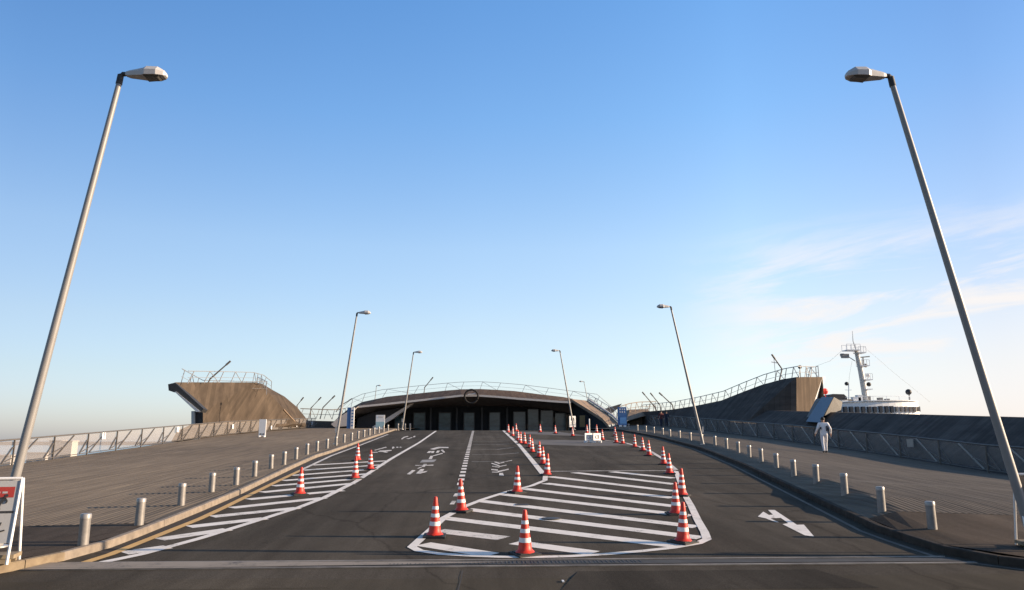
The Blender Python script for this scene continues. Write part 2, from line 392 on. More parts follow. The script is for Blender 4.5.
# plaza behind the crest, under the terminal
mb = MB(); mb.box((0, 130, 1.0), (48, 82, 3.1)); struct(mb.build("plaza", M_PAVE))
# front pavement and deck, both sides
BW = .14; CUP = 1.45; BH = {}; NB = {-1: 108, 1: 100}
def deck(side, y0, y1, m, name, boards=False):
    mb = MB(); n = int((y1 - y0) / 1.5) + 1
    rows = []
    for i in range(n + 1):
        y = y0 + (y1 - y0) * i / n
        if side < 0: k, f = xl(y) - .12, xfl(y) - .25
        else: k, f = xr(y) + .12, XFR + .3
        if not boards:
            xs = [k, k + side * .27, k + side * .55] + [k + side * .55 + (f - k - side * .55) * j / 12 for j in range(1, 13)]
            rows.append([(x, y, deck_z(x, y)) for x in xs]); continue
        row = [(k, y, deck_z(k, y))]; c0_ = int(round(k / BW)) + side
        for q in range(150):      # real boards: slightly cupped, no two at quite the same height
            x0 = (c0_ + side * q) * BW
            if (x0 + side * BW - f) * side > 0: break
            hq = BH.setdefault((side, c0_ + side * q), random.uniform(-.002, .002))
            for u, v in ((.02, -.0045), (.1, -.001), (.3, .0022), (.5, .0035), (.7, .0022), (.9, -.001), (.98, -.0045)):
                x = x0 + side * BW * u; row.append((x, y, deck_z(x, y) + v * CUP + hq))
        while len(row) < 1 + 7 * NB[side]: row.insert(1, row[1] if len(row) > 1 else row[0])
        rows.append(row[:1] + row[1:][-7 * NB[side]:] + [(f, y, deck_z(f, y))])
    for a, b in zip(rows, rows[1:]): mb.loft(a, b)
    return struct(mb.build(name, m))
YD = 14.2
deck(-1, YK + .2, YD, M_PAVE, "pavement"); deck(-1, YD, 98, M_DECK, "boardwalk_deck", True)
deck(1, YK + .2, YD + .1, M_PAVE, "pavement"); deck(1, YD + .1, 98, M_DECK, "boardwalk_deck", True)
# pier body under the decks so the edges are solid
mb = MB()
for s_, xf in ((-1, -20.8), (1, 21.35)):
    pts = [(xf, y, (lerp_tab(ZL, y) if s_ < 0 else lerp_tab(ZR, y)) - .02) for y in range(9, 99, 3)]
    mb.loft(pts, [(p[0], p[1], -8) for p in pts])
struct(mb.build("pier_side", M_WHARF))
mb = MB(); mb.box((-40.3, -8, -3.9), (39.5, 35, 7.7)); mb.box((44, -8, -3.9), (45, 35, 7.7)); struct(mb.build("quay", M_WHARF))

# kerbs: swept profile
def kerb(side):
    path = []
    if side < 0:
        path = [(-40, YK), (-7.2, YK), (-6.75, YK + .04), (-6.45, YK + .3), (-6.1, 10.95)]
    else:
        path = [(45, YK), (8.6, YK), (8.1, YK + .03), (7.75, YK + .25), (7.35, 10.75)]
    y = 11.5
    fx = xl if side < 0 else xr
    while y < 70: path.append((fx(y), y)); y += 1.0
    prof = [(0, 0), (.0, .102), (.015, .119), (.09, .123), (.11, .117), (.11, 0)]
    def ring(i):
        p = Vector(path[i]); a = Vector(path[max(i - 1, 0)]); b = Vector(path[min(i + 1, len(path) - 1)])
        t = (b - a).normalized(); nrm = Vector((-t.y, t.x)) if side < 0 else Vector((t.y, -t.x))
        return [(p.x + nrm.x * u, p.y + nrm.y * u, zg(p.y) + v) for u, v in prof]
    near = MB(); far = MB(); joint_every = 4
    for i in range(len(path) - 1):
        tgt = near if path[i + 1][1] < 12.3 else far
        a, b = ring(i), ring(i + 1)
        g = .012 / max(.3, (Vector(b[0]) - Vector(a[0])).length) if (i % joint_every == 0) else 0
        a = [Vector(p).lerp(Vector(q), g) for p, q in zip(a, b)]
        n = len(a)
        tgt.add(a + list(b), [(k, k + 1, n + k + 1, n + k) for k in range(n - 1)] + ([tuple(range(n))] if g else []))
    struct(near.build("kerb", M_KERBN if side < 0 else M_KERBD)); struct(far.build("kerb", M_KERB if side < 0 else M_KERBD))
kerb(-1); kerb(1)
# dark backing under kerb joints
# steel expansion joint across the road
def cross(y, wdt, z, m, name, x0=-6.6, x1=7.2, skew=0.0):
    mb = MB(); mb.box(((x0 + x1) / 2, y, zg(y) + z / 2), (x1 - x0, wdt, z)); return struct(mb.build(name, m))
cross(11.30, .07, .016, M_JOINT, "expansion_joint", -5.85, 6.9); cross(11.10, .32, .014, M_JDARK, "expansion_joint", -5.95, 6.95); cross(10.88, .08, .016, M_JOINT, "expansion_joint", -6.1, 7.1)
mb = MB()
for k in range(60):
    mb.box((-1.2 + k * .06 + random.uniform(-.01, .01), 11.10, zg(11.1) + .016), (.012, .22, .006))
struct(mb.build("expansion_joint", mat("grate_teeth", (.07, .065, .06), .7, var=.3)))
# tan sandy strip at the left end of the joint
mb = MB(); mb.quad(*[(x, y, zg(y) + .021) for x, y in ((-6.1, 10.83), (-4, 10.86), (-.9, 10.99), (.5, 11.1), (-.9, 11.17), (-4, 11.27), (-5.95, 11.28))]); struct(mb.build("sand_strip", paint("drifted_sand", (.26, .215, .165), .44, (.07, .06, .048))))

# ------------------------------------------------------------------ road markings
def strip(pts, w, m, name="road_marking", off=.004, closed=False):
    P = [at(*p) for p in pts]; P = [Vector((p.x, p.y)) for p in P]
    n = len(P); Lh, Rh = [], []
    for i in range(n):
        a = P[i - 1] if (i or closed) else P[i]; b = P[(i + 1) % n] if (i < n - 1 or closed) else P[i]
        d1 = (P[i] - a); d2 = (b - P[i])
        d1 = d1.normalized() if d1.length > 1e-6 else d2.normalized(); d2 = d2.normalized() if d2.length > 1e-6 else d1
        t = (d1 + d2).normalized(); nn = Vector((-t.y, t.x)); k = w / 2 / max(.45, t.dot(d1))
        Lh.append(P[i] + nn * k); Rh.append(P[i] - nn * k)
    def z(p): return (p.x, p.y, zg(p.y) + off)
    mb = MB(); A = [z(p) for p in Lh]; B = [z(p) for p in Rh]
    if closed: A.append(A[0]); B.append(B[0])
    mb.loft(A, B); return struct(mb.build(name, m))
def polys(list_of_px, m, name, off=.004):
    mb = MB()
    for poly in list_of_px:
        mb.quad(*[(p.x, p.y, zg(p.y) + off) for p in (at(*q) for q in poly)])
    return struct(mb.build(name, m))
# left verge: yellow line, white line, hatching
strip([(75, 566), (110.5, 554.7), (200, 519), (225.7, 507), (271.5, 484.3), (300.5, 470.5)], .15, M_YEL, "yellow_line", .008)
strip([(300.5, 470.5), (331, 456), (361.5, 444.8), (388, 434.5)], .13, M_WORN, "edge_line", .008)
strip([(97, 563.9), (141, 554.7), (200, 538.7), (262, 519.4), (300, 507.2), (325, 497.5), (355, 482.2), (390.5, 459.3), (419.5, 442.5), (436, 431)], .16, M_LINE, "lane_line", .008)
hl = [((124, 553.2), (168, 547)), ((159, 539.5), (228, 529.5)), ((189, 527), (265, 518.5)), ((212, 516.8), (298, 508)), ((231, 508), (324, 498)),
      ((248, 499.5), (342, 490.5)), ((261.6, 492.4), (353, 483.5)), ((273, 486), (360, 478.7)), ((283, 480.7), (369, 473.8)), ((291, 475.6), (376, 469)),
      ((303, 470.3), (383, 464.8)), ((312, 465.2), (388, 460.8))]
for a, b in hl: strip([a, b], .34, M_LINE, "hatching")
# centre dashed line
yy = 21.5
dash = MB()
p0 = at(462, 477); p1 = at(472.6, 433)
while yy < 65:
    t = (yy - p0.y) / (p1.y - p0.y); x = p0.x + (p1.x - p0.x) * t
    dash.quad((x - .09, yy, zg(yy) + .004), (x + .09, yy, zg(yy) + .004), (x + .09, yy + .62, zg(yy + .62) + .004), (x - .09, yy + .62, zg(yy + .62) + .004)); yy += 1.25
struct(dash.build("dashed_line", M_LINE))
polys([[(453, 496.5), (458, 496.5), (459.5, 493.5), (455, 493.5)], [(449.5, 504.5), (454, 504.5), (456.5, 501), (452, 501)]], M_WORN, "dashed_line")
# right lane line and painted island
strip([(503.4, 430.6), (519.5, 445.4), (532, 460.5), (543, 474)], .2, M_LINE, "lane_line", .008)
isl = [(545.5, 474.5), (545, 480.5), (531.5, 486), (507, 492), (482.7, 499.7), (464, 507), (444, 518), (425.4, 535), (412, 547.3), (419, 551), (440, 554.2), (468, 556), (500, 557.2), (537, 557.4), (570, 556.6), (605, 554.6), (640, 551.6), (672, 548.2), (698, 543.6), (707, 539.4), (704.5, 532.2), (698, 520.8), (691, 505.8), (685, 495.3), (676, 471.3)]
strip(isl, .15, M_LINE, "island_outline", .008)
strip([(548, 471.7), (600, 471.2), (676, 471.0)], .14, M_WORN, "island_outline", .012)
strip([(675.8, 470), (663, 459), (651, 451.7), (639, 446.6), (626.5, 443.2), (612.7, 441.2), (604, 440.4)], .17, M_WORN, "lane_line", .008)
st = [((612, 471.8), (674, 478.2)), ((574, 472.6), (675, 484.3)), ((549, 476.6), (673.5, 491.2)), ((545, 483.4), (673, 498)), ((523, 488.7), (683, 507.3)),
      ((503, 494.4), (691, 516)), ((480, 501), (697, 527)), ((467, 509.3), (701, 538)), ((443, 518), (682, 546.8)), ((515, 542.6), (594, 553.2)), ((423, 544.2), (492, 555))]
for a, b in st: strip([a, b], .36, M_LINE, "hatching")
strip([(438, 530.8), (504, 538.4)], .40, M_WORN, "hatching")
# thin transverse lines in the right lane
for y_, xb, u in ((461.7, 505, 0), (454.5, 519, 1.6), (449.5, 514, 2), (444.6, 512, .8), (441.4, 510, .5), (437, 506, 0)):
    xa = 471.5 - (461.7 - y_) * -.06
    strip([(xa, y_), (xa + (xb - xa) * .6, y_), (xb, y_ - u)], .10, M_FAINT, "rumble_line")
# characters painted on the lanes
def shp(x0, y0, k, L_): return [[(x0 + a / k, y0 + b / k) for a, b in p] for p in L_]
polys(shp(400, 440, 14.75, [
    [(100, 505), (150, 510), (230, 448), (180, 445)], [(230, 500), (310, 500), (360, 430), (305, 430)], [(310, 495), (330, 470), (410, 455), (385, 475)],
    [(315, 398), (360, 400), (400, 355), (350, 355)], [(220, 380), (330, 383), (330, 372), (225, 372)], [(385, 380), (490, 378), (495, 366), (388, 370)], [(250, 422), (270, 424), (330, 402), (300, 400)],
    [(420, 282), (470, 282), (490, 235), (450, 235)], [(470, 245), (480, 232), (630, 190), (630, 203)],
    [(395, 190), (440, 193), (470, 165), (425, 165)], [(455, 193), (495, 193), (510, 165), (470, 165)], [(525, 192), (565, 192), (590, 158), (550, 158)], [(600, 150), (645, 190), (665, 180), (630, 140)],
    [(440, 135), (500, 145), (600, 118), (715, 120), (715, 105), (560, 103)]]), M_WORN, "painted_characters", .005)
polys(shp(400, 440, 14.75, [[(290, 335), (500, 330), (540, 290), (330, 295)]]), M_FAINT, "painted_characters", .009)
polys(shp(480, 450, 19.66, [
    [(375, 500), (470, 508), (450, 450), (380, 455)], [(235, 445), (235, 430), (350, 428), (350, 445)], [(350, 445), (350, 415), (560, 370), (565, 388)], [(220, 395), (225, 375), (350, 380), (352, 410)],
    [(230, 325), (250, 315), (390, 335), (370, 352)], [(372, 335), (372, 322), (520, 292), (525, 305)], [(215, 268), (235, 255), (390, 305), (370, 320)], [(270, 240), (300, 228), (410, 262), (370, 275)], [(410, 262), (400, 248), (480, 232), (475, 250)], [(500, 232), (500, 225), (630, 200), (630, 210)]]), M_WORN, "painted_characters", .005)
polys(shp(360, 430, 17.07, [
    [(195, 390), (195, 378), (300, 376), (300, 388)], [(250, 352), (250, 342), (440, 288), (460, 298), (350, 325)], [(300, 372), (340, 352), (540, 342), (540, 354), (440, 372), (480, 384), (440, 390), (390, 376)],
    [(550, 325), (590, 305), (580, 285), (548, 290)], [(620, 302), (655, 304), (650, 288), (622, 288)], [(675, 302), (710, 304), (705, 288), (680, 288)],
    [(700, 158), (740, 120), (820, 103), (825, 114), (760, 130), (725, 158)], [(780, 142), (830, 155), (900, 130), (885, 125), (830, 142)], [(905, 125), (940, 122), (945, 102), (915, 104)]]), M_WORN, "painted_characters", .005)
polys(shp(750, 500, 12.8, [
    [(230, 130), (315, 130), (600, 320), (690, 318), (820, 470), (700, 455), (600, 405), (415, 312), (490, 300), (395, 232), (330, 235), (262, 232), (310, 205)],
    [(100, 215), (170, 152), (245, 195), (300, 190), (312, 234), (262, 240), (375, 290), (340, 288), (230, 250), (205, 238)]]), M_LINE, "painted_arrow", .005)
# paler repaired asphalt in the upper right, tar seams, and the gutter strip along the right kerb
polys([[(533, 444.5), (590, 446), (640, 445), (600, 440.6), (528, 439.5)], [(512, 433.5), (565, 435.5), (590, 436), (560, 432), (508, 431.5)]], mat("pale_patch", (.105, .095, .088), .9, var=.4, scale=.8), "road_patch", .002)
mb = MB(); ys2 = [10.4 + .8 * i for i in range(60)]
mb.loft([(xr(y) - .30, y, zg(y) + .004) for y in ys2], [(xr(y) - .22, y, zg(y) + .004) for y in ys2]); struct(mb.build("gutter", M_GUT))
mb = MB()
mb.loft([(xl(y) + .02, y, zg(y) + .003) for y in ys2[2:]], [(xl(y) + .33, y, zg(y) + .003) for y in ys2[2:]]); struct(mb.build("gutter", mat("dark_gutter", (.026, .019, .014), .9, var=.3)))
polys([[(578, 571.5), (815, 569.5), (880, 588), (560, 591)]], asphalt("repair_asphalt", (.052, .045, .036)), "road_patch", .003)
polys([[(60, 581), (300, 578), (330, 588), (20, 592)]], asphalt("old_asphalt", (.078, .066, .050)), "road_patch", .003)
strip([(462.5, 571), (461, 580), (457, 595)], .012, M_JDARK, "tar_seam", .006)
# manhole lid in the island
p = at(551, 519)
mb = MB(); mb.lathe([(.19, 0), (.19, .012), (.16, .014)], 24, (p.x, p.y, zg(p.y) + .006)); tag(mb.build("manhole_cover", M_DARK), "dark round manhole cover among the white stripes of the island", "manhole cover")
p = at(522, 505)
mb = MB(); mb.box((p.x, p.y, zg(p.y) + .010), (.30, .22, .010))
tag(mb.build("drain_cover", M_DARK), "small dark metal drain plate behind the foremost cone of the island", "drain cover")
p = at(563, 582)
mb = MB(); mb.box((p.x, p.y, .012), (.025, .09, .012)); tag(mb.build("litter", M_WHITE), "small white scrap of litter on the road in the foreground", "litter")

# ------------------------------------------------------------------ bollards
def make_bollard():
    t = thing("bollard", "x", "bollard")
    mb = MB(); mb.lathe([(.075, -.12), (.075, 0), (.073, .385)], 20); mb.build("post", M_BOLL, t, True)
    mb = MB(); mb.lathe([(.079, .385), (.079, .44), (.070, .455), (.03, .458)], 20); mb.build("cap", M_CAP, t, True)
    return t
b0 = make_bollard(); used = False
BL = [(83, 545), (139, 525), (181, 505.5), (211.5, 492), (236, 485), (254.5, 476.5), (271, 468.5), (284, 464.6), (296, 459.3), (307, 454.4), (317, 451.2), (327, 448.4), (336, 445.6), (344, 442.6), (351.5, 440.5), (358, 438.6), (364, 437), (369.6, 435.4), (375, 434.1), (380, 432.8), (386, 431.6), (392, 430.5), (398, 429.8), (405, 430.2), (410, 431)]
BR = [(932.6, 529), (882, 511), (845, 494.4), (816.5, 482.7), (794, 476), (776.6, 468), (761.4, 461.8), (749.4, 457.4), (738.3, 452.8), (726.6, 448.5), (715, 445.4), (702, 443), (690.5, 440.6), (679.6, 438.2), (670, 436.6), (661.2, 435), (652, 433.6), (644.5, 432.2), (636.4, 430.8), (628.4, 429.4), (610.6, 428), (599.4, 426.6)]
def deck_hit(px, py, side):
    off = .18 if side < 0 else .33; p = at(px, py, off)
    for _ in range(40):
        off = off * .6 + .4 * (deck_z(p.x, p.y) - zg(p.y)); p = at(px, py, off, 70)
    p.z = deck_z(p.x, p.y); return p
for side, lst, word in ((-1, BL, "left"), (1, BR, "right")):
    for i, q in enumerate(lst):
        o = copy_tree(b0) if used else b0; used = True
        p = deck_hit(*q, side); 
        kx = (xl(p.y) - .45) if side < 0 else (xr(p.y) + .62)
        if p.y > 50: p.x = p.x * .5 + kx * .5 if abs(p.x - kx) < 3 else p.x
        if side < 0: p.x = min(p.x, xl(p.y) - .19)
        else: p.x = max(p.x, xr(p.y) + .24)
        if side < 0 and q[0] > 395: p = at_y(q[0], q[1], 66)
        p.z = deck_z(p.x, p.y)
        o.location = p; o.rotation_euler = (R(random.uniform(-.8, .8)), R(random.uniform(-.8, .8)), random.random() * 6)
        extra = {0: "nearest of its row"}.get(i, f"{ORD[i]} from the near end of its row")
        tag(o, f"short grey steel bollard beside the {word} kerb, {extra}", "bollard", f"bollards along the {word} kerb")
        if i in (0, 1, 2, 10, 20): print("boll", word, i, [round(c, 2) for c in p])

# ------------------------------------------------------------------ traffic cones
H = .67
def make_cone():
    t = thing("traffic_cone", "x", "traffic cone")
    mb = MB(); mb.box((0, 0, .018), (.37, .37, .036)); mb.box((0, 0, .043), (.29, .29, .014)); mb.build("base", M_BLACK, t)
    def rr(z): return .030 + (.118 - .030) * (1 - z / H) ** 1.08
    mb = MB()
    mb.lathe([(.150, .045), (.125, .07), (rr(.09), .09), (rr(.155), .155), (rr(.31), .31), (rr(.475), .475), (rr(.555), .555), (rr(H - .02), H - .02), (.022, H)], 20)
    mb.build("cone_body", M_RED, t, True)
    for a, b in ((.195, .262), (.335, .393), (.462, .515)):
        mb = MB(); mb.lathe([(rr(a) + .002, a), (rr(b) + .002, b)], 20); mb.build("reflective_band", M_WBAND, t, True)
    return t
c0 = make_cone(); used = False
CONES = [  # px, py, label
 (525, 555, "orange cone with white bands nearest the camera at the island's front edge"),
 (434.5, 537, "orange cone at the leftmost corner of the painted island"),
 (461.5, 512, "orange cone at the foot of the dashed centre line"),
 (517, 493, "orange cone on the island's curved left edge near the lane characters"),
 (683, 543, "foremost orange cone at the island's front right corner"),
 (676, 514.6, "orange cone just behind the front right corner cone, left of the line"),
 (682, 496, "third orange cone of the island's right edge, overlapped by nearer ones"),
 (669.5, 474, "orange cone at the island's far right corner"),
 (663.7, 464.6, "orange cone just beyond the island's far right corner"),
 (649, 455.8, "shaded orange cone close behind another in the right curve"),
 (643, 451, "orange cone left of the shaded one in the right curve"),
 (634.7, 447.3, "lone orange cone midway along the right curving line"),
 (622.7, 444.0, "orange cone on the right curving line, two beyond the lone one"),
 (616.2, 442.9, "orange cone right of the white barrier, front one of a close pair"),
 (614.7, 436.5, "orange cone right of the white barrier, rear one of a close pair"),
 (602.5, 440.3, "orange cone touching the right end of the white barrier"),
 (596.7, 433.2, "small orange cone behind the white barrier near the crest"),
 (587, 433.4, "orange cone by the white pole behind the barrier"),
 (572.7, 436.3, "orange cone below the white notice on the lamp post"),
 (555.3, 433.8, "right one of two lone orange cones on the crest"),
 (540.2, 432.4, "left one of two lone orange cones on the crest"),
 (547, 475.6, "orange cone at the island's far left corner, nearest of the left line"),
 (543, 464.5, "orange cone second in the left line beyond the island"),
 (539.2, 457.5, "orange cone third in the left line beyond the island"),
 (532.2, 452.5, "orange cone fourth in the left line beyond the island"),
 (529.6, 447.8, "orange cone fifth in the left line beyond the island"),
 (524.6, 444.2, "dark shaded orange cone sixth in the left line beyond the island"),
 (520.2, 443.6, "orange cone seventh in the left line beyond the island"),
 (518, 440.6, "orange cone eighth in the left line beyond the island"),
 (512.6, 436.2, "orange cone ninth in the left line, near the crest"),
 (516, 431.5, "orange cone in the crest cluster, rightmost and farthest"),
 (508.2, 432.7, "orange cone in the crest cluster, leftmost at the head of the lane line"),
 (299.7, 495, "lone orange cone nearest the camera on the left hatched verge"),
 (355, 479, "orange cone on the left verge beside the white line, front of three"),
 (370.3, 469.7, "orange cone on the left verge, rightmost beside the lane line"),
 (357.6, 460.8, "farthest orange cone on the left verge, behind the front of three"),
]
for i, (px, py, lb) in enumerate(CONES):
    o = copy_tree(c0) if used else c0; used = True
    p = at(px, py); o.location = (p.x, p.y, zg(p.y)); o.rotation_euler = (math.atan(S) if Y0 < p.y < YC else 0, R(random.uniform(-1.8, 1.8)), R(random.uniform(-40, 40))); kq = random.uniform(.965, 1.02); o.scale = (1, 1, kq)
    grp = "traffic cones on the left verge" if px < 380 else ("traffic cones around and beyond the island")
    tag(o, lb, "traffic cone", grp)
# white barrier and pole near the crest
for i, (px, lb) in enumerate(((588.6, "left panel"), (597, "right panel"))):
    p = at(px, 442.6)
    t = thing("barrier", f"low white road barrier with a dark mark, {lb} of the pair near the crest", "barrier", p, R(28), "white barrier panels")
    mb = MB(); mb.box((0, 0, .34), (.54, .05, .42)); mb.build("panel", M_WHITE, t)
    for sx in (-.22, .22):
        mb = MB(); mb.box((sx, 0, .065), (.05, .3, .13)); mb.build("foot", M_WHITE, t)
    mb = MB()
    for k in range(10):
        a0, a1 = 2 * math.pi * k / 10, 2 * math.pi * (k + 1) / 10
        mb.bar((.11 * math.cos(a0) - .02, -.032, .33 + .1 * math.sin(a0)), (.11 * math.cos(a1) - .02, -.032, .33 + .1 * math.sin(a1)), .035, .012)
    mb.bar((.11, -.032, .45), (.11, -.032, .22), .035, .012)
    mb.build("marking", M_GREYM, t)
p = at(589.5, 434)
mb = MB(); mb.tube([(p.x, p.y, p.z), (p.x, p.y, p.z + 1.15)], .045, 10); mb.lathe([(.16, 0), (.14, .04), (.05, .07)], 16, tuple(p))
tag(mb.build("marker_pole", M_WHITE), "slim white marker pole behind the white barrier", "pole")

# ------------------------------------------------------------------ street lamps
def lamp(base, top, inward, label, hs=.97, group="tall street lamps"):
    base = Vector(base); top = Vector(top)
    t = thing("street_lamp", label, "street lamp", base, 0, group); v = top - base; ln = v.length
    mb = MB(); k = [0, .02, .5, 1]; mb.tube([v * a for a in k], [.074, .072, .058, .043], 16); mb.build("pole", M_POLE, t, True)
    mb = MB(); mb.lathe([(.15, -.02), (.15, .02), (.11, .03)], 16)
    mb.build("base_plate", M_STEEL, t, True)
    mb = MB(); mb.box((-inward * 0, -.082, .75), (.075, .02, .30)); mb.box((0, -.093, .86), (.02, .008, .02)); mb.build('access_hatch', M_STEEL, t)
    mb = MB(); mb.tube([v * .985, v + Vector((0, 0, .05)), v + Vector((inward * .03, 0, .07)), v + Vector((inward * .12, 0, .075))], [.052, .05, .04, .036], 12); mb.build("arm", M_DARK, t, True)
    # head : lofted faceted housing
    o = v + Vector((inward * .09, 0, .075)); sec = [(0, .045, .04, -.035), (.06, .07, .055, -.05), (.30, .12, .10, -.06), (.36, .155, .125, -.06), (.55, .15, .12, -.055), (.66, .09, .06, -.045), (.69, .05, .02, -.03)]
    mb = MB(); rings = []
    for s_, hw, up, dn in sec:
        x = inward * s_ * hs
        rings.append([o + Vector((x, y * hs, z * hs)) for y, z in ((-hw * .45, up), (hw * .45, up), (hw, up * .25), (hw * .92, dn), (-hw * .92, dn), (-hw, up * .25))])
    for a, b in zip(rings, rings[1:]): mb.loft(a + [a[0]], b + [b[0]])
    mb.quad(*rings[0]); mb.quad(*rings[-1]); mb.build("lamp_head", M_HEAD, t)
    mb = MB(); mb.add([o + Vector((inward * a * hs, b * hs, c * hs)) for a, b, c in ((.33, -.125, -.063), (.60, -.10, -.055), (.60, .10, -.055), (.33, .125, -.063), (.36, -.09, -.095), (.56, -.07, -.085), (.56, .07, -.085), (.36, .09, -.095))],
                      [(4, 5, 6, 7), (0, 1, 5, 4), (1, 2, 6, 5), (2, 3, 7, 6), (3, 0, 4, 7)]); mb.build("lens", M_LENS, t)
    return t
def lamp_px(bx, by, off, tx, ty, inward, label, Y=None):
    if Y: b = at_y(bx, by, Y)
    else:
        b = at(bx, by, off, 75)
        for _ in range(10): off = deck_z(b.x, b.y) - zg(b.y); b = at(bx, by, off, 75)
        b.z = deck_z(b.x, b.y)
    tp = at_y(tx, ty, b.y); print("lamp", [round(c, 2) for c in b], "h", round(tp.z - b.z, 2), "dx", round(tp.x - b.x, 2)); return lamp(b, tp, inward, label)
lamp_px(-3, 547, .15, 120.5, 78, 1, "tall leaning street lamp nearest the camera on the left, behind the notice board")
lamp_px(1036, 549, .15, 891, 80, -1, "tall leaning street lamp nearest the camera on the right, beside the frame")
lamp_px(335.5, 444, .15, 357, 314, 1, "second street lamp on the left, rising from the bollard row")
lamp_px(703, 443, .3, 671, 308, -1, "second street lamp on the right, crossing the dark lookout slope")
lamp_px(402, 429.3, .3, 413.5, 353, 1, "third street lamp on the left, crossing the terminal roof")
lamp_px(574, 429.5, .15, 560, 351.5, -1, "third street lamp on the right, carrying a white notice board")
lamp_px(372, 424, .15, 376.5, 386, 1, "distant small street lamp left of the terminal roof", Y=125)
lamp_px(593, 428, .15, 584, 382, -1, "distant small street lamp right of the terminal roof", Y=118)
C_notice = at_y(572.5, 421.5, 65.6)
t = thing("notice_board", "white notice board with a dark round mark fixed to the third right street lamp", "notice board", C_notice, R(22))
mb = MB(); mb.box((0, 0, 0), (.62, .04, .94)); mb.build("board", M_WHITE, t)
mb = MB(); mb.lathe([(.16, 0), (.16, .01)], 20); o = mb.build("round_mark", M_DARK, t); o.rotation_euler = (R(90), 0, 0); o.location = (0, -.021, .2)
mb = MB()
for k, wd in enumerate((.4, .34, .42)): mb.box((0, -.024, -.1 - k * .1), (wd, .008, .03))
mb.build("text_line", M_DARK, t)

# ------------------------------------------------------------------ fences along the deck edges
def fence(side, name_label, yA, yB, step=3.2, hgt=1.12):
    t = thing("fence", name_label, "fence", (0, 0, 0), 0, "mesh fences along the deck edges")
    fx = (lambda y: xfl(y)) if side < 0 else (lambda y: XFR)
    fz = (lambda y: lerp_tab(ZL, y)) if side < 0 else (lambda y: lerp_tab(ZR, y))
    P = lambda y, h=0: Vector((fx(y), y, fz(y) + h))
    n = int((yB - yA) / step); ysf = [yA + i * step for i in range(n + 1)]
    mb = MB(); mb.tube([P(y, hgt) for y in ysf], .035, 8); mb.build("top_rail", M_RAIL, t)
    mb = MB(); mb.tube([P(y, .10) for y in ysf], .022, 6); mb.build("bottom_rail", M_RAIL, t)
    for i, y in enumerate(ysf):
        mb = MB(); mb.bar(P(y, 0), P(y, hgt - .035), .06, .05); mb.build("post", M_RAIL, t)
        if i < n:
            mb = MB(); mb.bar(P(y + .25, .12), P(y + 1.75, hgt - .06), .05, .04); mb.build("brace", M_RAIL if side < 0 else M_GREYM, t)
        mb = MB()
        mb.bar(P(y - .75, .12), P(y - .08, hgt * .7), .05, .04); mb.bar(P(y - .5, .2), P(y + .9, hgt * .5), .03, .03); mb.build("strut", M_RAIL, t)
        if i < n:
            mb = MB(); s_ = .07 * side
            a, b = P(y + .06, .14), P(y + step - .06, .14); c, d = P(y + step - .06, hgt - .06), P(y + .06, hgt - .06)
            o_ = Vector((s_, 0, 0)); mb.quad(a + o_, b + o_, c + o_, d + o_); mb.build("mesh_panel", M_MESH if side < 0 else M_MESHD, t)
    return t
fence(-1, "long fence of pale mesh panels and dark struts along the left deck edge", 12.5, 95)
fence(1, "long fence of mesh panels and diagonal struts along the shaded right deck edge", 11.5, 93)
PL = [(113.5, 435.8, "outer end of the fence"), (184, 429.5, "bend where the wooden mound begins"), (236.8, 426.5, "middle of the wooden mound"), (277, 427.5, "bay beyond the tall white panel"), (297, 425, "lower right slope of the mound"), (309, 423.5, "far right foot of the mound")]
for px, py, wh in PL:
    k = (px - 477) / 764; Y = -20.35 / k if px < 250 else (-20.0) / k
    Y = abs(Y); p = at_y(px, py, min(Y, 92)); p.x = xfl(p.y) + .08
    mb = MB(); mb.box((0, 0, 0), (.03, .36, .36)); mb.box((.0, 0, .16), (.05, .1, .03))
    o = mb.build("notice_plate", M_WHITE); o.location = p; tag(o, f"small white notice plate on the left fence at the {wh}", "notice plate", "white plates on the left fence")
p = at_y(938.5, 443, 36); p.x = XFR - .1
mb = MB(); mb.box((0, 0, 0), (.02, .55, .38)); o = mb.build("notice_plate", M_GREYM); o.location = p; tag(o, "single grey notice sheet hanging on the right fence", "notice plate")
# white standing panel before the left fence
p = at_y(262, 437, 57); p = Vector((p.x, p.y, deck_z(p.x, p.y)))
t = thing("standing_sign", "tall white standing panel on the left deck before the wooden mound", "sign", p)
mb = MB(); mb.box((0, 0, .70), (.50, .10, 1.2)); mb.build("panel", M_WHITE, t)
for sx in (-.17, .17):
    mb = MB(); mb.box((sx, 0, .05), (.08, .4, .10)); mb.build("foot", M_WHITE, t)
mb = MB()
for sx in (-.1, .1): mb.box((sx, -.055, .22), (.12, .012, .10))
mb.build("marking", M_DARK, t)

# ------------------------------------------------------------------ left wooden lookout mound
t = thing("lookout_mound", "brown wood-clad lookout with an overhanging prow behind the left fence", "lookout", (0, 0, 0))
Ap = at_y(174.4, 382.3, 61); Bt = at_y(255.8, 382.3, 73); Dd = at_y(298, 425, 85); U = at_y(203, 411.5, 63.5); Cc = at_y(203, 426, 63.5)
fold = [Bt, at_y(270, 394, 76.5), at_y(284, 409, 81), Dd]
outl = [at_y(263, 384.2, 80), at_y(273, 390.2, 83), at_y(284.5, 396.5, 86), at_y(297, 407, 90), at_y(310, 423, 94)]
off = Vector((-3.6, 12, 0))
mb = MB()
mb.quad(Ap, Bt, fold[1], fold[2], Dd, Cc, U)
mb.quad(Bt, outl[0], outl[1], fold[1]); mb.quad(fold[1], outl[1], outl[2], fold[2]); mb.quad(fold[2], outl[2], outl[3], Dd); mb.quad(Dd, outl[3], outl[4])
mb.quad(Ap, Bt, outl[0], outl[0] + off, Ap + off); mb.loft(outl, [p + off for p in outl])
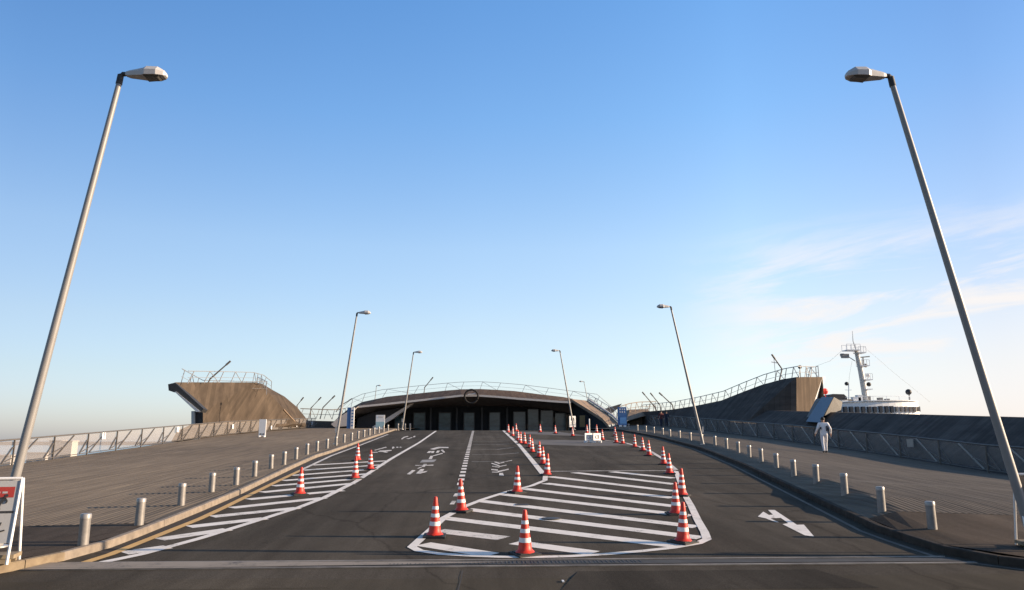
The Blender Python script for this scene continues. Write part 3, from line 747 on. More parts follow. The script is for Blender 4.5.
mb.quad(Cc, Dd, outl[4], outl[4] + off, Cc + off); mb.quad(Ap, U, U + off, Ap + off); mb.quad(U, Cc, Cc + off, U + off); mb.quad(Ap + off, outl[0] + off, outl[1] + off, outl[2] + off, outl[3] + off, outl[4] + off, Cc + off, U + off)
mb.build("wood_body", M_WALLWOOD, t)
mb = MB(); mb.solid([at_y(171, 442, 58.5), at_y(177, 431, 59.5), at_y(190, 425, 61.5), at_y(206, 422.5, 63.0), at_y(206, 436, 62.0)], (-2, 7, 0)); mb.build("wood_foot", M_WALLWOOD, t)
mb = MB(); mb.quad(at_y(200, 425, 62.5), at_y(298, 423.5, 84.4), at_y(312, 422, 93), at_y(312, 430, 93), at_y(298, 432, 84.4), at_y(200, 440, 62.5)); mb.build("wood_skirt", M_WALLWOOD, t)
# dark edge slab of the prow and pale soffit band
N0 = at_y(168, 384.2, 60.4); N1 = at_y(168.6, 390.5, 60.4); N2 = at_y(175.5, 391.8, 60.4); N3 = at_y(201.0, 412.0, 60.4); N4 = at_y(203.6, 408.8, 60.4); N5 = at_y(175, 382.6, 60.4)
mb = MB(); mb.solid([N0, N1, N2, N3, N4, N5], (-.5, 2.4, 0)); mb.build("edge_slab", M_DARK, t)
mb = MB(); mb.solid([at_y(174.5, 391.7, 60.3), at_y(176.2, 391.6, 60.3), at_y(200.5, 411.6, 60.3), at_y(196.3, 411.9, 60.3)], (-.3, 1.6, 0)); mb.build("soffit", mat("pale_blue_soffit", (.42, .46, .50), .6, var=.06), t)
mb = MB(); mb.solid([at_y(194.5, 411, 64), at_y(203, 412.5, 64), at_y(203, 427, 64), at_y(194.5, 427, 64)], (-.25, 1.0, 0)); mb.build("support", mat("grey_support", (.10, .10, .11), .8, var=.1), t)
mb = MB(); mb.solid([at_y(193.6, 411, 63.7), at_y(195.2, 411, 63.7), at_y(195.2, 427, 63.7), at_y(193.6, 427, 63.7)], (-.3, .3, 0)); mb.build("support_edge", M_FASC, t)
# pale gutter scar on the fold
mb = MB(); a = at_y(283, 409.5, 80.5); b = at_y(294, 421.5, 84.2)
mb.bar(a + Vector((.1, -.25, 0)), b + Vector((.1, -.25, 0)), .16, .08); mb.build("pale_strip", M_TAN, t)
def railing(label, pts, hgt, step=1.7, m=M_RAILG, r=.035, lean=.35, kind="railing", group="steel railings on the lookouts and roof"):
    t = thing("railing", label, "railing", (0, 0, 0), 0, group)
    pts = [Vector(p) for p in pts]; up = Vector((0, 0, hgt))
    # resample
    R_ = [pts[0]]; acc = 0
    seg = []
    for a, b in zip(pts, pts[1:]):
        L_ = (b - a).length; k = max(1, round(L_ / step))
        for i in range(1, k + 1): R_.append(a.lerp(b, i / k))
    mb = MB(); mb.tube([p + up for p in R_], r, 6); mb.build("top_rail", m, t)
    mb = MB(); mb.tube([p + up * .45 for p in R_], r * .5, 5); mb.build("mid_rail", m, t)
    for i, p in enumerate(R_):
        q = R_[min(i + 1, len(R_) - 1)]; d = (q - p) * lean if i < len(R_) - 1 else Vector((0, 0, 0))
        mb = MB(); mb.bar(p - Vector((0, 0, .05)), p + up + d, .05, .05)
        if i < len(R_) - 1 and i % 2: mb.bar(q - Vector((0, 0, .05)), p + up + d, .04, .04)
        mb.build("post", m, t)
    return t
railing("curved steel railing on top of the left wooden lookout", [Ap + Vector((.8, .6, 0)), Ap.lerp(Bt, .5), Bt + Vector((-.3, 0, 0)), outl[0], outl[1] + Vector((-.2, 0, 0))], .95, 2.4)
railing("second railing along the far back edge of the left lookout", [Ap + Vector((.2, .8, 0)), Ap + Vector((-1, 9, -.3)), Ap + Vector((4, 12, -.2)), outl[0] + Vector((-2, 5, 0))], 1.15, 3.0, r=.03)

# leaning light masts
def mast(pts, label, r=.07):
    b = pts[0]; mb = MB(); mb.tube([p - b for p in pts], [r] * (len(pts) - 1) + [r * .8], 8)
    mb.tube([pts[-1] - b, pts[-1] - b + (pts[-1] - pts[-2]).normalized() * .5], r * 1.25, 8)
    o = mb.build("light_mast", M_RAIL); o.location = b; return tag(o, label, "light mast", "bent light masts on the pier")
mast([at_y(208, 383, 66), at_y(210, 379, 66), at_y(226, 365, 66)], "bent light mast on top of the left wooden lookout")
mast([at_y(298, 412, 96), at_y(297, 405.5, 96), at_y(301, 400.5, 96)], "bent light mast just behind the right slope of the left lookout")
mast([at_y(310, 418, 100), at_y(311, 408, 100), at_y(318.5, 400, 100)], "bent light mast second right of the left lookout")
mast([at_y(320, 419, 94), at_y(323, 407.5, 94), at_y(332, 398.5, 94)], "tallest bent light mast between the left lookout and the terminal")
mast([at_y(336, 412, 110), at_y(340, 406, 110), at_y(349, 400.5, 110)], "bent light mast closest to the terminal's left ramp")
mast([at_y(424, 393, 95), at_y(424.6, 387.5, 95), at_y(430.5, 380.3, 95)], "bent light mast on the left half of the terminal roof", .06)
mast([at_y(656, 411, 96), at_y(655, 407, 96), at_y(644.8, 395, 96)], "bent light mast leftmost of three behind the two walkers")
mast([at_y(661, 411, 94), at_y(660, 405, 94), at_y(652.8, 396, 94)], "bent light mast in the middle of three behind the two walkers")
mast([at_y(673.5, 412, 88), at_y(672.5, 405, 88), at_y(662.2, 395.5, 88)], "bent light mast rightmost of three behind the two walkers")
mast([at_y(779.5, 380, 66), at_y(782, 369, 66), at_y(775, 359, 66)], "bent light mast on top of the right lookout")
mb = MB(); p = at_y(776, 381, 66); mb.tube([(0, 0, 0), (-.05, 0, 2.0)], .025, 6); mb.tube([(-.3, 0, 1.7), (.25, 0, 1.6)], .03, 6); o = mb.build("antenna", M_RAILG); o.location = p; tag(o, "thin antenna beside the mast on the right lookout", "antenna")

# ------------------------------------------------------------------ right bank and lookout
t = thing("sloping_bank", "long dark sloping bank behind the right fence", "bank")
top = [(24.6, y, 1.13 + .0487 * y) for y in range(9, 66, 4)]; bot = [(21.5, y, lerp_tab(ZR, y) - .15) for y in range(9, 66, 4)]
mb = MB(); mb.loft(bot, top); mb.loft(top, [(p[0] + .8, p[1], p[2]) for p in top]); mb.loft([(p[0] + .8, p[1], p[2]) for p in top], [(p[0] + .8, p[1], -7) for p in top])
mb.quad(bot[0], top[0], (25.4, 9, top[0][2]), (25.4, 9, -7), (21.5, 9, -7))
mb.build("slope", M_DARKWOOD, t)
t = thing("right_lookout", "big dark lookout rising to a lit wood-clad end behind the right fence", "lookout")
t.name = "lookout_ramp"
TT = [(640, 412, 101), (672.5, 409.5, 89), (697, 405.5, 81), (721.4, 400.4, 75), (742, 392.2, 70.5), (762, 384.7, 67.5), (782.4, 379.2, 64.5), (796.5, 377, 62)]
T_ = [at_y(*q) for q in TT]; Bm = [Vector((21.6, q[2] * (1.0 if q[2] > 70 else 1.0), lerp_tab(ZR, q[2]) - .2)) for q in TT]
Bm[-1] = Vector((T_[-1].x, 62, 3.6)); Bm[-2] = Vector((23.6, 63.5, 3.0))
Bm[-1] = Vector((22.0, 65.0, 2.2)); Bm[-2] = Vector((21.8, 66.8, 2.3))
mb = MB(); mb.loft(Bm, T_); mb.quad(T_[-1], at_y(796.5, 412, 62), Bm[-1]); E0 = at_y(822.5, 377, 64.5); 
back = [p + Vector((2.2, 6, 0)) for p in T_[:-1]] + [E0]
mb.loft(T_, back); mb.loft(back, [Vector((p.x, p.y, -7)) for p in back])
mb.build("dark_slope", M_DARKWOOD, t)
E1 = at_y(811, 412, 63.4)
P3 = at_y(796.5, 412, 62); Bm[-1] = P3
mb = MB(); mb.quad(T_[-1], E0, E1, P3); mb.quad(Bm[-1], E1, E1 + Vector((0, 6, -.2)), Bm[-1] + Vector((0, 6, -.2)))
mb.build("wood_end", M_ENDWOOD, t)
mb = MB(); e2 = at_y(825.6, 377, 66.2); e3 = at_y(813.8, 412, 65.1); mb.solid([E0, e2, e3, E1], (.4, 1.0, 0)); mb.build("white_edge", M_WHITE, t)
railing("long steel railing climbing the crest of the right lookout", [p + Vector((.25, .1, 0)) for p in T_] + [E0 + Vector((-.4, .3, 0))], .92, 1.5)
railing("rear railing seen through the front one on the right lookout", [T_[6] + Vector((3.5, 3, 0)), E0 + Vector((-.2, 2.6, 0)), E0 + Vector((-.1, .5, 0))], 1.0, 2.0, r=.03)
p = at_y(800, 369, 63); mb = MB(); mb.lathe([(.06, 0), (.15, .1), (.16, .25), (.08, .32)], 12); mb.tube([(0, 0, -.7), (0, 0, 0)], .03, 8); o = mb.build("floodlight", M_DARK); o.location = p; tag(o, "dark round floodlight on the railing of the right lookout", "floodlight")
# fin
t = thing("metal_fin", "blue-grey slanted metal fin between the right lookout and the ship", "fin")
a, b, c, d = at_y(821.5, 397, 52.5), at_y(833.5, 397, 51.5), at_y(820, 422.5, 50.6), at_y(806, 421.5, 51.4)
mb = MB(); mb.solid([a, b, c, d], (1.5, 3.0, 0)); mb.build("blue_face", M_FIN, t)
mb = MB(); b2, c2 = b + Vector((.02, -.02, 0)), at_y(824.5, 416, 50.9); mb.solid([b2, at_y(842.5, 402, 53.5), at_y(841, 410, 53.5), c2], (-.2, 2.4, 0)); mb.build("side_face", mat("fin_side_grey", (.15, .14, .125), .6, var=.15), t)

# ------------------------------------------------------------------ terminal building
t = thing("terminal", "low wide terminal with an arched wooden roof and dark glazed front", "terminal building")
TOP = [(337, 418.5), (347, 410), (362, 402), (387, 396.7), (420, 393.2), (445, 390.6), (461, 389.3), (480, 389), (497, 389.8), (514.7, 391), (540, 394.3), (563.5, 397), (573, 398.8)]
FAS = [(333.5, 422), (345, 413), (358, 406), (384, 403.4), (412, 400.4), (442, 397), (461, 394.9), (478, 394.8), (497, 396), (519, 398), (540, 399.5), (556, 400.8), (571, 401.6)]
Tt = [at_y(x, y, 98) for x, y in TOP]; Ff = [at_y(x, y, 89) for x, y in FAS]
mb = MB(); mb.loft(Ff, Tt); mb.loft(Tt, [Vector((p.x, 150, p.z + .5)) for p in Tt]); mb.build("roof", M_ROOFWOOD, t)
mb = MB(); F2 = [p + Vector((0, -.03, .02)) for p in Ff[2:]]; G2 = [p + Vector((0, -.03, -.20)) for p in Ff[2:]]
mb.loft(F2, G2); mb.loft(G2, [p + Vector((0, .3, 0)) for p in G2]); mb.loft(F2, [p + Vector((0, .3, 0)) for p in F2]); mb.build("fascia", M_FASC, t)
SOF = [(345, 424), (358, 418), (384, 411), (404.6, 408.7), (420, 407.8), (434, 407), (461, 406.4), (478, 406.2), (497, 406.2), (519, 406.6), (540, 408.6), (556, 411.2), (574, 413.6)]
So = [at_y(x, y, 95) for x, y in SOF]; Fl = [p + Vector((0, .1, -.15)) for p in Ff]
mb = MB(); mb.loft(Fl, So); mb.build("soffit", M_SOFFIT, t)
mb = MB(); mb.loft(So, [Vector((p.x, 95, 2.4)) for p in So]); mb.build("inner_wall", M_INNER, t)
gl = [(395, 403, 416), (413.6, 425.6, 413), (438.8, 451, 413), (463.8, 474.6, 413), (489.2, 500.2, 412.6), (513.2, 525.6, 412), (527.6, 538.6, 409.4), (540.4, 553.2, 410.6), (554.8, 566, 413.4), (568, 575, 415)]
for i, (a, b, y) in enumerate(gl):
    P0 = at_y(a, y, 94.6); P1 = at_y(b, y, 94.6); z0 = 2.45
    mb = MB(); mb.box(((P0.x + P1.x) / 2, 94.6, (P0.z + z0) / 2), (P1.x - P0.x - .12, .06, P0.z - z0)); g = mb.build("glass_door", M_GLASS, t)
    mb = MB(); xc, hw = (P0.x + P1.x) / 2, (P1.x - P0.x) / 2
    for sx in (-1, 1): mb.box((xc + sx * hw, 94.55, (P0.z + z0) / 2), (.1, .16, P0.z - z0 + .1))
    mb.box((xc, 94.55, P0.z + .05), (2 * hw, .16, .1)); mb.box((xc, 94.53, z0 + 1.0), (2 * hw - .1, .03, .04))
    mb.build("frame", M_DARK, g)
for px in (405, 431, 457, 482, 507):
    P0 = at_y(px, 407.5, 94.8); mb = MB()
    mb.tube([(P0.x, 94.4, 2.4), (P0.x, 94.4, P0.z)], .12, 8); mb.build("column", mat("dark_column", (.05, .052, .056), .5, var=.2), t)
# stone plinth wall on the left, beneath the left wing
mb = MB(); mb.solid([at_y(372, 427, 90.5), at_y(412, 402.5, 90.5), at_y(415.5, 398.6, 90.5), at_y(417, 401, 90.5), at_y(393, 418.6, 90.5), at_y(376, 429, 90.5)], (0, 1.2, 0)); mb.build("stair_beam", M_FASC, t)
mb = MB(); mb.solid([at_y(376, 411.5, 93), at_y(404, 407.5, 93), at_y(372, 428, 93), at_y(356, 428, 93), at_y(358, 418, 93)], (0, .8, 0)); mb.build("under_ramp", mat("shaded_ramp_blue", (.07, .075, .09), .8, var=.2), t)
# left foot of the roof : pale wedge standing on the deck
mb = MB(); mb.solid([at_y(331, 424, 88.5), at_y(345, 413.2, 88.5), at_y(358, 406.4, 88.5), at_y(353, 411, 88.5), at_y(349, 426, 88.5), at_y(334, 427, 88.5)], (0, .6, 0)); mb.build("roof_foot", M_FASC, t)
# right ramp coming down from the roof
RS = [at_y(x, y, Y) for x, y, Y in ((571, 398.8, 90), (588, 400.8, 93), (612, 417, 85), (619, 424, 82), (608.5, 425, 81), (602, 418, 83), (591, 411, 86))]
mb = MB(); mb.add(RS, [(0, 1, 6), (1, 2, 5, 6), (2, 3, 4, 5)]); lo = [p - Vector((0, 0, .35)) for p in RS]; mb.loft([RS[0], RS[6], RS[5], RS[4]], [lo[0], lo[6], lo[5], lo[4]]); mb.loft([RS[1], RS[2], RS[3]], [lo[1], lo[2], lo[3]])
mb.build("side_ramp", M_TAN, t)
mb = MB(); W0 = [RS[1] + Vector((0, 0, .02)), RS[2] + Vector((0, 0, .02)), RS[3] + Vector((0, 0, .02))]
mb.tube([p + Vector((.1, 0, .12)) for p in W0], .14, 6); mb.build("ramp_kerb", M_FASC, t)
mb = MB(); Dm = [at_y(571, 401.5, 91), at_y(591, 412, 87.5), at_y(602, 419, 84.5), at_y(609, 426, 82), at_y(609, 432, 82), at_y(571, 432, 91)]; mb.solid(Dm, (0, 1, 0)); mb.build("side_wall", M_INNER, t)
mb = MB(); mb.solid([at_y(579.7, 415.5, 90 * .96), at_y(585, 415.5, 86.4), at_y(585, 427, 86.4), at_y(579.7, 427, 86.4)], (0, .1, 0)); mb.build("ochre_door", M_YDOOR, t)
# dark spiky canopy corner
mb = MB(); mb.solid([at_y(604, 409, 92), at_y(622, 403.6, 92), at_y(618, 408.5, 92), at_y(611, 414, 92)], (0, 2, 0)); mb.build("canopy_tip", M_RAIL, t)
p = at_y(471.3, 396.4, 88.6)
mb = MB(); ringp = [(.78 * math.cos(a), 0, .78 * math.sin(a)) for a in [2 * math.pi * k / 32 for k in range(33)]]; mb.tube(ringp, .11, 8, False); 
e = mb.build("emblem_ring", mat("emblem_grey", (.035, .033, .032), .9, var=.2, spec=.1), None); e.location = p; tag(e, "dark round ring emblem at the centre of the terminal roof edge", "emblem")
mb = MB(); mb.bar((-.4, -.03, .22), (.5, -.03, .32), .05, .14); mb.build("mark", M_FASC, e)
RT = [at_y(x, y, 98.3) for x, y in ((338, 418), (351, 406.5), (362, 401.5), (382.5, 397), (414, 393.6), (445, 390.6), (461, 389.4), (480, 389), (497, 389.9), (522, 392), (545, 394.8), (569, 398), (597, 401.5), (614, 416))]
railing("thin arched railing running over the terminal roof", RT, .95, 3.2, r=.028, lean=.15)
railing("railing of the right ramp descending from the terminal roof", [RS[1] + Vector((0, .4, 0)), RS[2] + Vector((.2, .2, 0)), RS[3]], .95, 2.2, r=.03)
# signs by the terminal
p = at_y(350.2, 428.5, 86); z0 = deck_z(p.x, 86)
t = thing("banner_sign", "upright blue banner with a white side left of the terminal", "banner", (p.x, 86, z0)); hh = 2.35
mb = MB(); mb.box((-.18, 0, hh / 2), (.40, .3, hh)); mb.build("blue_panel", M_BLUE, t)
mb = MB(); mb.box((.22, -.02, hh / 2), (.36, .3, hh)); mb.build("white_panel", M_WHITE, t)
mb = MB()
for k in range(6): mb.box((.22, -.175, .35 + k * .33), (.18, .012, .16))
mb.build("lettering", M_BLUE, t)
p = at_y(380, 430.5, 72)
t = thing("poster_stand", "white and pale blue poster stand at the end of the left bollards", "poster stand", (p.x, 72, p.z))
mb = MB(); mb.box((0, 0, .78), (.82, .12, 1.32)); mb.build("board", M_WHITE, t)
mb = MB(); mb.box((0, -.066, .55), (.78, .012, .52)); mb.build("poster_lower", M_LBLUE, t)
mb = MB(); mb.box((.05, -.066, 1.25), (.5, .012, .12)); mb.build("poster_heading", M_FASC, t)
for sx in (-.3, .3):
    mb = MB(); mb.box((sx, 0, .06), (.08, .4, .12)); mb.build("foot", M_WHITE, t)
p = at_y(622.4, 427, 74); zb = p.z
t = thing("information_stand", "tall blue information stand with white figures right of the terminal", "information stand", (p.x, 74, zb))
mb = MB(); mb.box((0, 0, 1.05), (.84, .3, 1.75)); mb.build("body", M_BLUE, t)
mb = MB(); mb.box((.05, -.16, .62), (.6, .02, .6)); mb.build("lower_panel", mat("mid_blue", (.10, .27, .55), .5, var=.05), t)
mb = MB()
for k in range(3):
    for j in range(2): mb.box((-.22 + k * .22, -.16, 1.45 + j * .26), (.09 + .03 * ((k + j) % 2), .02, .15))
mb.build("white_figures", M_WHITE, t)
for sx in (-.2, .22):
    mb = MB(); mb.box((sx, -.12, .09), (.26, .2, .16)); mb.build("white_weight", M_WHITE, t)
# wooden mound with rails right of the terminal
t = thing("wooden_mound", "low tan wooden mound with rails between the blue stand and the walkers", "mound")
q = [at_y(626, 421, 97), at_y(650, 414.5, 99), at_y(648, 409, 101), at_y(630, 409.5, 101)]
mb = MB(); mb.solid(q, (0, 6, 0)); mb.build("boards", M_TAN, t)
railing("jumble of rails on the tan mound right of the blue stand", [at_y(618, 416, 96), at_y(630, 412, 97), at_y(640, 410.5, 98), at_y(656, 410, 99)], 1.1, 1.1, M_TAN, .05)
railing("far railing between the left lookout and the terminal", [at_y(300, 418, 99), at_y(316, 418.5, 100), at_y(332, 419, 101), at_y(345, 417.5, 103)], 1.2, 1.3, M_RAIL, .06)
# right far ramp slope filling behind the walkers
mb = MB(); mb.solid([at_y(600, 432, 99.5), at_y(650, 414.5, 99.8), at_y(676, 411.5, 99.9), at_y(690, 425, 99.8)], (0, 5, 0)); struct(mb.build("far_deck", M_DECK))
mb = MB(); mb.solid([at_y(296, 427, 99.5), at_y(305, 420.5, 99.6), at_y(345, 421.5, 99.8), at_y(350, 432, 99.8)], (0, 5, 0)); struct(mb.build("far_deck", M_DECK))

# ------------------------------------------------------------------ ship
SY = 106.0
t = thing("ship", "white ship with a curved bridge and tall radar mast beyond the right bank", "ship")
def sp_(px, py, Y=SY): return at_y(px, py, Y)
mb = MB(); base = sp_(843, 412); r_ = sp_(922.5, 412)
zt, zb = sp_(880, 401.6).z, 5.0
# plan outline of the bridge: curved front towards the camera
pl = []
x0, x1 = base.x - 5.0, r_.x
for k in range(17):
    a = k / 16; x = x0 + (x1 - x0) * a; bow = 2.0 * (1 - (2 * a - 1) ** 2) ** .5 if 0 < a < 1 else 0
    pl.append((x, SY - bow * 1.6 + .0))
top = []
for k, (x, y) in enumerate(pl):
    a = k / 16; tp = sp_(838 + 85 * a, 404.8 - 3.6 * math.sin(min(1, a * 1.6) * math.pi / 2) + max(0, a - .85) * 12, y).z
    top.append(tp)
A_ = [(x, y, zb - 3) for x, y in pl]; B_ = [(x - (.0 if k < 8 else .35 * (k - 8) / 8), y + .35, top[k]) for k, (x, y) in enumerate(pl)]
mb.loft(A_, B_); mb.loft(B_, [(x, SY + 8, z) for x, y, z in B_]); mb.quad(A_[-1], B_[-1], (B_[-1][0], SY + 8, B_[-1][2]), (A_[-1][0], SY + 8, zb - 3)); mb.quad(A_[0], B_[0], (B_[0][0], SY + 8, B_[0][2]), (A_[0][0], SY + 8, zb - 3))
mb.build("bridge", M_SHIP, t)
mb = MB(); cap = [(x, y - .25, z + .05) for x, y, z in B_]; mb.loft(cap, [(x, y, z + .12) for x, y, z in cap]); mb.loft(cap, [(x, y + 1.5, z) for x, y, z in cap]); mb.loft([(x, y, z + .12) for x, y, z in cap], [(x, y + 1.5, z + .12) for x, y, z in cap]); mb.build("roof_edge", M_SHIP, t)
mb = MB(); rail = [Vector((x, y + .5, z + .75)) for x, y, z in B_[2:15]]; mb.tube(rail, .03, 5)
for p_ in rail[::2]: mb.bar(p_, p_ - Vector((0, 0, .7)), .04, .04)
mb.build("roof_rail", M_SHIP, t)
wx = [839.5, 845.5, 851.5, 857.5, 863.5, 869.5, 875, 881, 886.8, 892, 897, 901.8, 906.3, 910.8, 915, 919]
def front_y(x):
    for (xa, ya), (xb, yb) in zip(pl, pl[1:]):
        if xa <= x <= xb: return ya + (yb - ya) * (x - xa) / (xb - xa)
    return SY
for i, px in enumerate(wx):
    x = sp_(px, 409, 103.5).x; y = front_y(x); x = sp_(px, 409, y).x
    wd = .42 if i < 10 else .27; pt, pb = sp_(px, 406.6 - (.6 if 6 < i < 10 else 0), y), sp_(px, 412.6 if i < 10 else 411.6, y)
    mb = MB(); mb.box((x, y - .02 + .16, (pt.z + pb.z) / 2), (wd, .5, pt.z - pb.z)); mb.build("window", M_DARKGLASS if i < 10 else mat("pale_ship_glass", (.30, .26, .22), .2, var=.2), t)
# hull
mb = MB(); hull = [(x0 - 18, SY - 3), (x1 + 3, SY - 3.4), (x1 + 14, SY - 1), (x1 + 24, SY + 5), (x1 + 14, SY + 11), (x0 - 18, SY + 12)]
n = len(hull); mb.add([(x, y, -7.5) for x, y in hull] + [(x, y, 2.2) for x, y in hull], [tuple(range(n)), tuple(range(n, 2 * n))] + [(k, (k + 1) % n, n + (k + 1) % n, n + k) for k in range(n)]); mb.build("hull", M_SHIP, t)
# mast
mb = MB(); mb.tube([sp_(866.5, 403), sp_(861, 372), sp_(856.2, 350.5)], [.44, .38, .28], 10); mb.tube([sp_(856.2, 350.5), sp_(853, 341), sp_(852.4, 331)], [.10, .06, .03], 6)
ms = mb.build("mast", mat("mast_paint", (.55, .53, .49), .5, var=.12, scale=2), t)
def plat(px0, px1, py, rails=True, m=M_SHIP, th=.12):
    a, b = sp_(px0, py), sp_(px1, py); mb = MB(); mb.box(((a.x + b.x) / 2, SY, a.z), (b.x - a.x, 1.6, th))
    if rails:
        for yy_ in (-.75, .75):
            mb.bar((a.x, SY + yy_, a.z + .85), (b.x, SY + yy_, a.z + .85), .05, .05)
            for k in range(4): x = a.x + (b.x - a.x) * k / 3; mb.bar((x, SY + yy_, a.z), (x, SY + yy_, a.z + .85), .05, .05)
    return mb.build("platform", m, ms)
plat(844.5, 858, 350.5); plat(856, 863.5, 353); plat(859, 867, 366); plat(863, 870, 380); plat(864, 870, 389.5, False)
mb = MB()
a = sp_(859, 357.5); b = sp_(869.5, 356.5); mb.bar(a, b, .16, .16); mb.tube([sp_(863, 366), sp_(863, 357)], .1, 6); mb.build("radar_scanner", M_GREYM, ms)
def blob(px, py, r, m, nm, sq=1.0, par=None):
    c = sp_(px, py); mb = MB(); mb.lathe([(r * math.sin(math.pi * k / 8) + .001, -r * sq * math.cos(math.pi * k / 8)) for k in range(9)], 12, tuple(c)); return mb.build(nm, m, par or ms, True)
blob(868.8, 384.3, .32, M_DARK, "searchlight"); blob(865.5, 365.5, .28, M_GREYM, "searchlight"); blob(868, 375.5, .3, M_SHIP, "radome")
mb = MB(); mb.box(sp_(845, 356), (1.0, .5, .6)); mb.tube([sp_(848, 356.5), sp_(852, 359), sp_(855, 361)], .06, 6); mb.box(sp_(842, 355), (.4, .4, .4)); mb.build("loudspeaker", M_GREYM, ms)
mb = MB(); mb.tube([sp_(848.8, 402), sp_(848.6, 384)], .07, 6); mb.bar(sp_(845, 390), sp_(851.5, 390), .06, .06); mb.build("small_mast", M_SHIP, t); blob(846.6, 383.7, .28, M_DARK, "lantern", par=t)
mb = MB(); mb.tube([sp_(909.5, 401.5), sp_(909, 393)], .09, 6); mb.build("searchlight_post", M_GREYM, t); blob(908.5, 392, .42, M_DARK, "searchlight", par=t)
for px, py, wq, hq in ((856, 400.5, 1.1, .9), (859, 398.5, .7, .9), (868.5, 399.5, .3, .9), (880, 400, .5, .6), (887, 400.8, .4, .5), (848, 402, .9, .7)):
    c = sp_(px, py, SY); mb = MB(); mb.box(c, (wq, .8, hq)); mb.bar(c + Vector((-wq / 2, 0, hq / 2)), c + Vector((wq / 2, 0, hq / 2)), .9, .06); mb.build("deck_locker", M_GREYM if px > 865 or px < 850 else M_SHIP, t)
# covered boat / funnel on the aft deck
mb = MB(); mb.solid([sp_(829, 396.2, 104), sp_(833, 393.9, 104), sp_(844, 394.2, 104), sp_(847, 397, 104), sp_(847.5, 399.8, 104), sp_(829, 399.5, 104)], (0, 2.5, 0)); mb.build("dark_canopy", M_DARK, t)
mb = MB(); mb.solid([sp_(830, 399.8, 104.2), sp_(848, 399.8, 104.2), sp_(848, 413, 104.2), sp_(830, 413, 104.2)], (0, 2, 0)); mb.build("aft_cabin", M_SHIP, t)
# stay wires
mb = MB(); mb.tube([sp_(815, 366.5), sp_(830, 361), sp_(842, 350.5)], .014, 5); mb.build("stay_wire", M_GREYM, t)
mb = MB(); mb.tube([sp_(863, 346), sp_(893, 372), sp_(930, 402)], .012, 5); mb.build("stay_wire", M_GREYM, t)
mb = MB(); mb.tube([sp_(852, 361), sp_(849.5, 375), sp_(848.6, 386)], .012, 5); mb.build("stay_wire", M_GREYM, t)
# red lifebuoy-like float by the fin
p = at_y(825, 391.4, 66); mb = MB(); mb.lathe([(.02, -.28), (.18, -.22), (.27, 0), (.2, .2), (.05, .28)], 12); mb.tube([(0, 0, -.28), (.05, 0, -.8)], .03, 6); o = mb.build("red_marker", M_LRED, None, True); o.location = p; tag(o, "bright red round marker above the blue-grey fin", "marker")

# ------------------------------------------------------------------ distant left shore
FB = [(50, 60, 441, 458, 240, M_FARW, "grey-shaded distant block seen through the left fence"), (61, 70.5, 441.5, 457, 200, M_FARL, "white distant block seen through the left fence"),
      (-40, 10, 456, 464, 150, M_FARL, "long low white shed behind the lower left end of the fence"), (27, 45, 453, 461, 260, M_FARW, "low pale cluster building left of the white distant block")]
for a, b, y0_, y1_, Y, m_, lb in FB:
    P0, P1 = at_y(a, y0_, Y), at_y(b, y1_, Y)
    t = thing("distant_building", lb, "building", ((P0.x + P1.x) / 2, Y, -7), 0, "distant buildings on the left shore"); wd = P1.x - P0.x; hh = P0.z + 7
    mb = MB(); mb.box((0, 1.5, hh / 2), (wd, 3, hh)); mb.box((0, 1.5, hh + .1), (wd + .4, 3.4, .25)); mb.build("wall", m_, t)
    for k in range(max(2, int(wd / 4))):
        mb = MB(); x = -wd / 2 + (k + .5) * wd / max(2, int(wd / 4))
        for zz in range(2, int(hh), 3): mb.box((x, -.03, zz), (1.2, .05, 1.0))
        mb.build("window", M_GREYM, t)
mb = MB(); mb.box((-420, 1500, -4), (900, 200, 6)); struct(mb.build("far_shore", M_FARW))

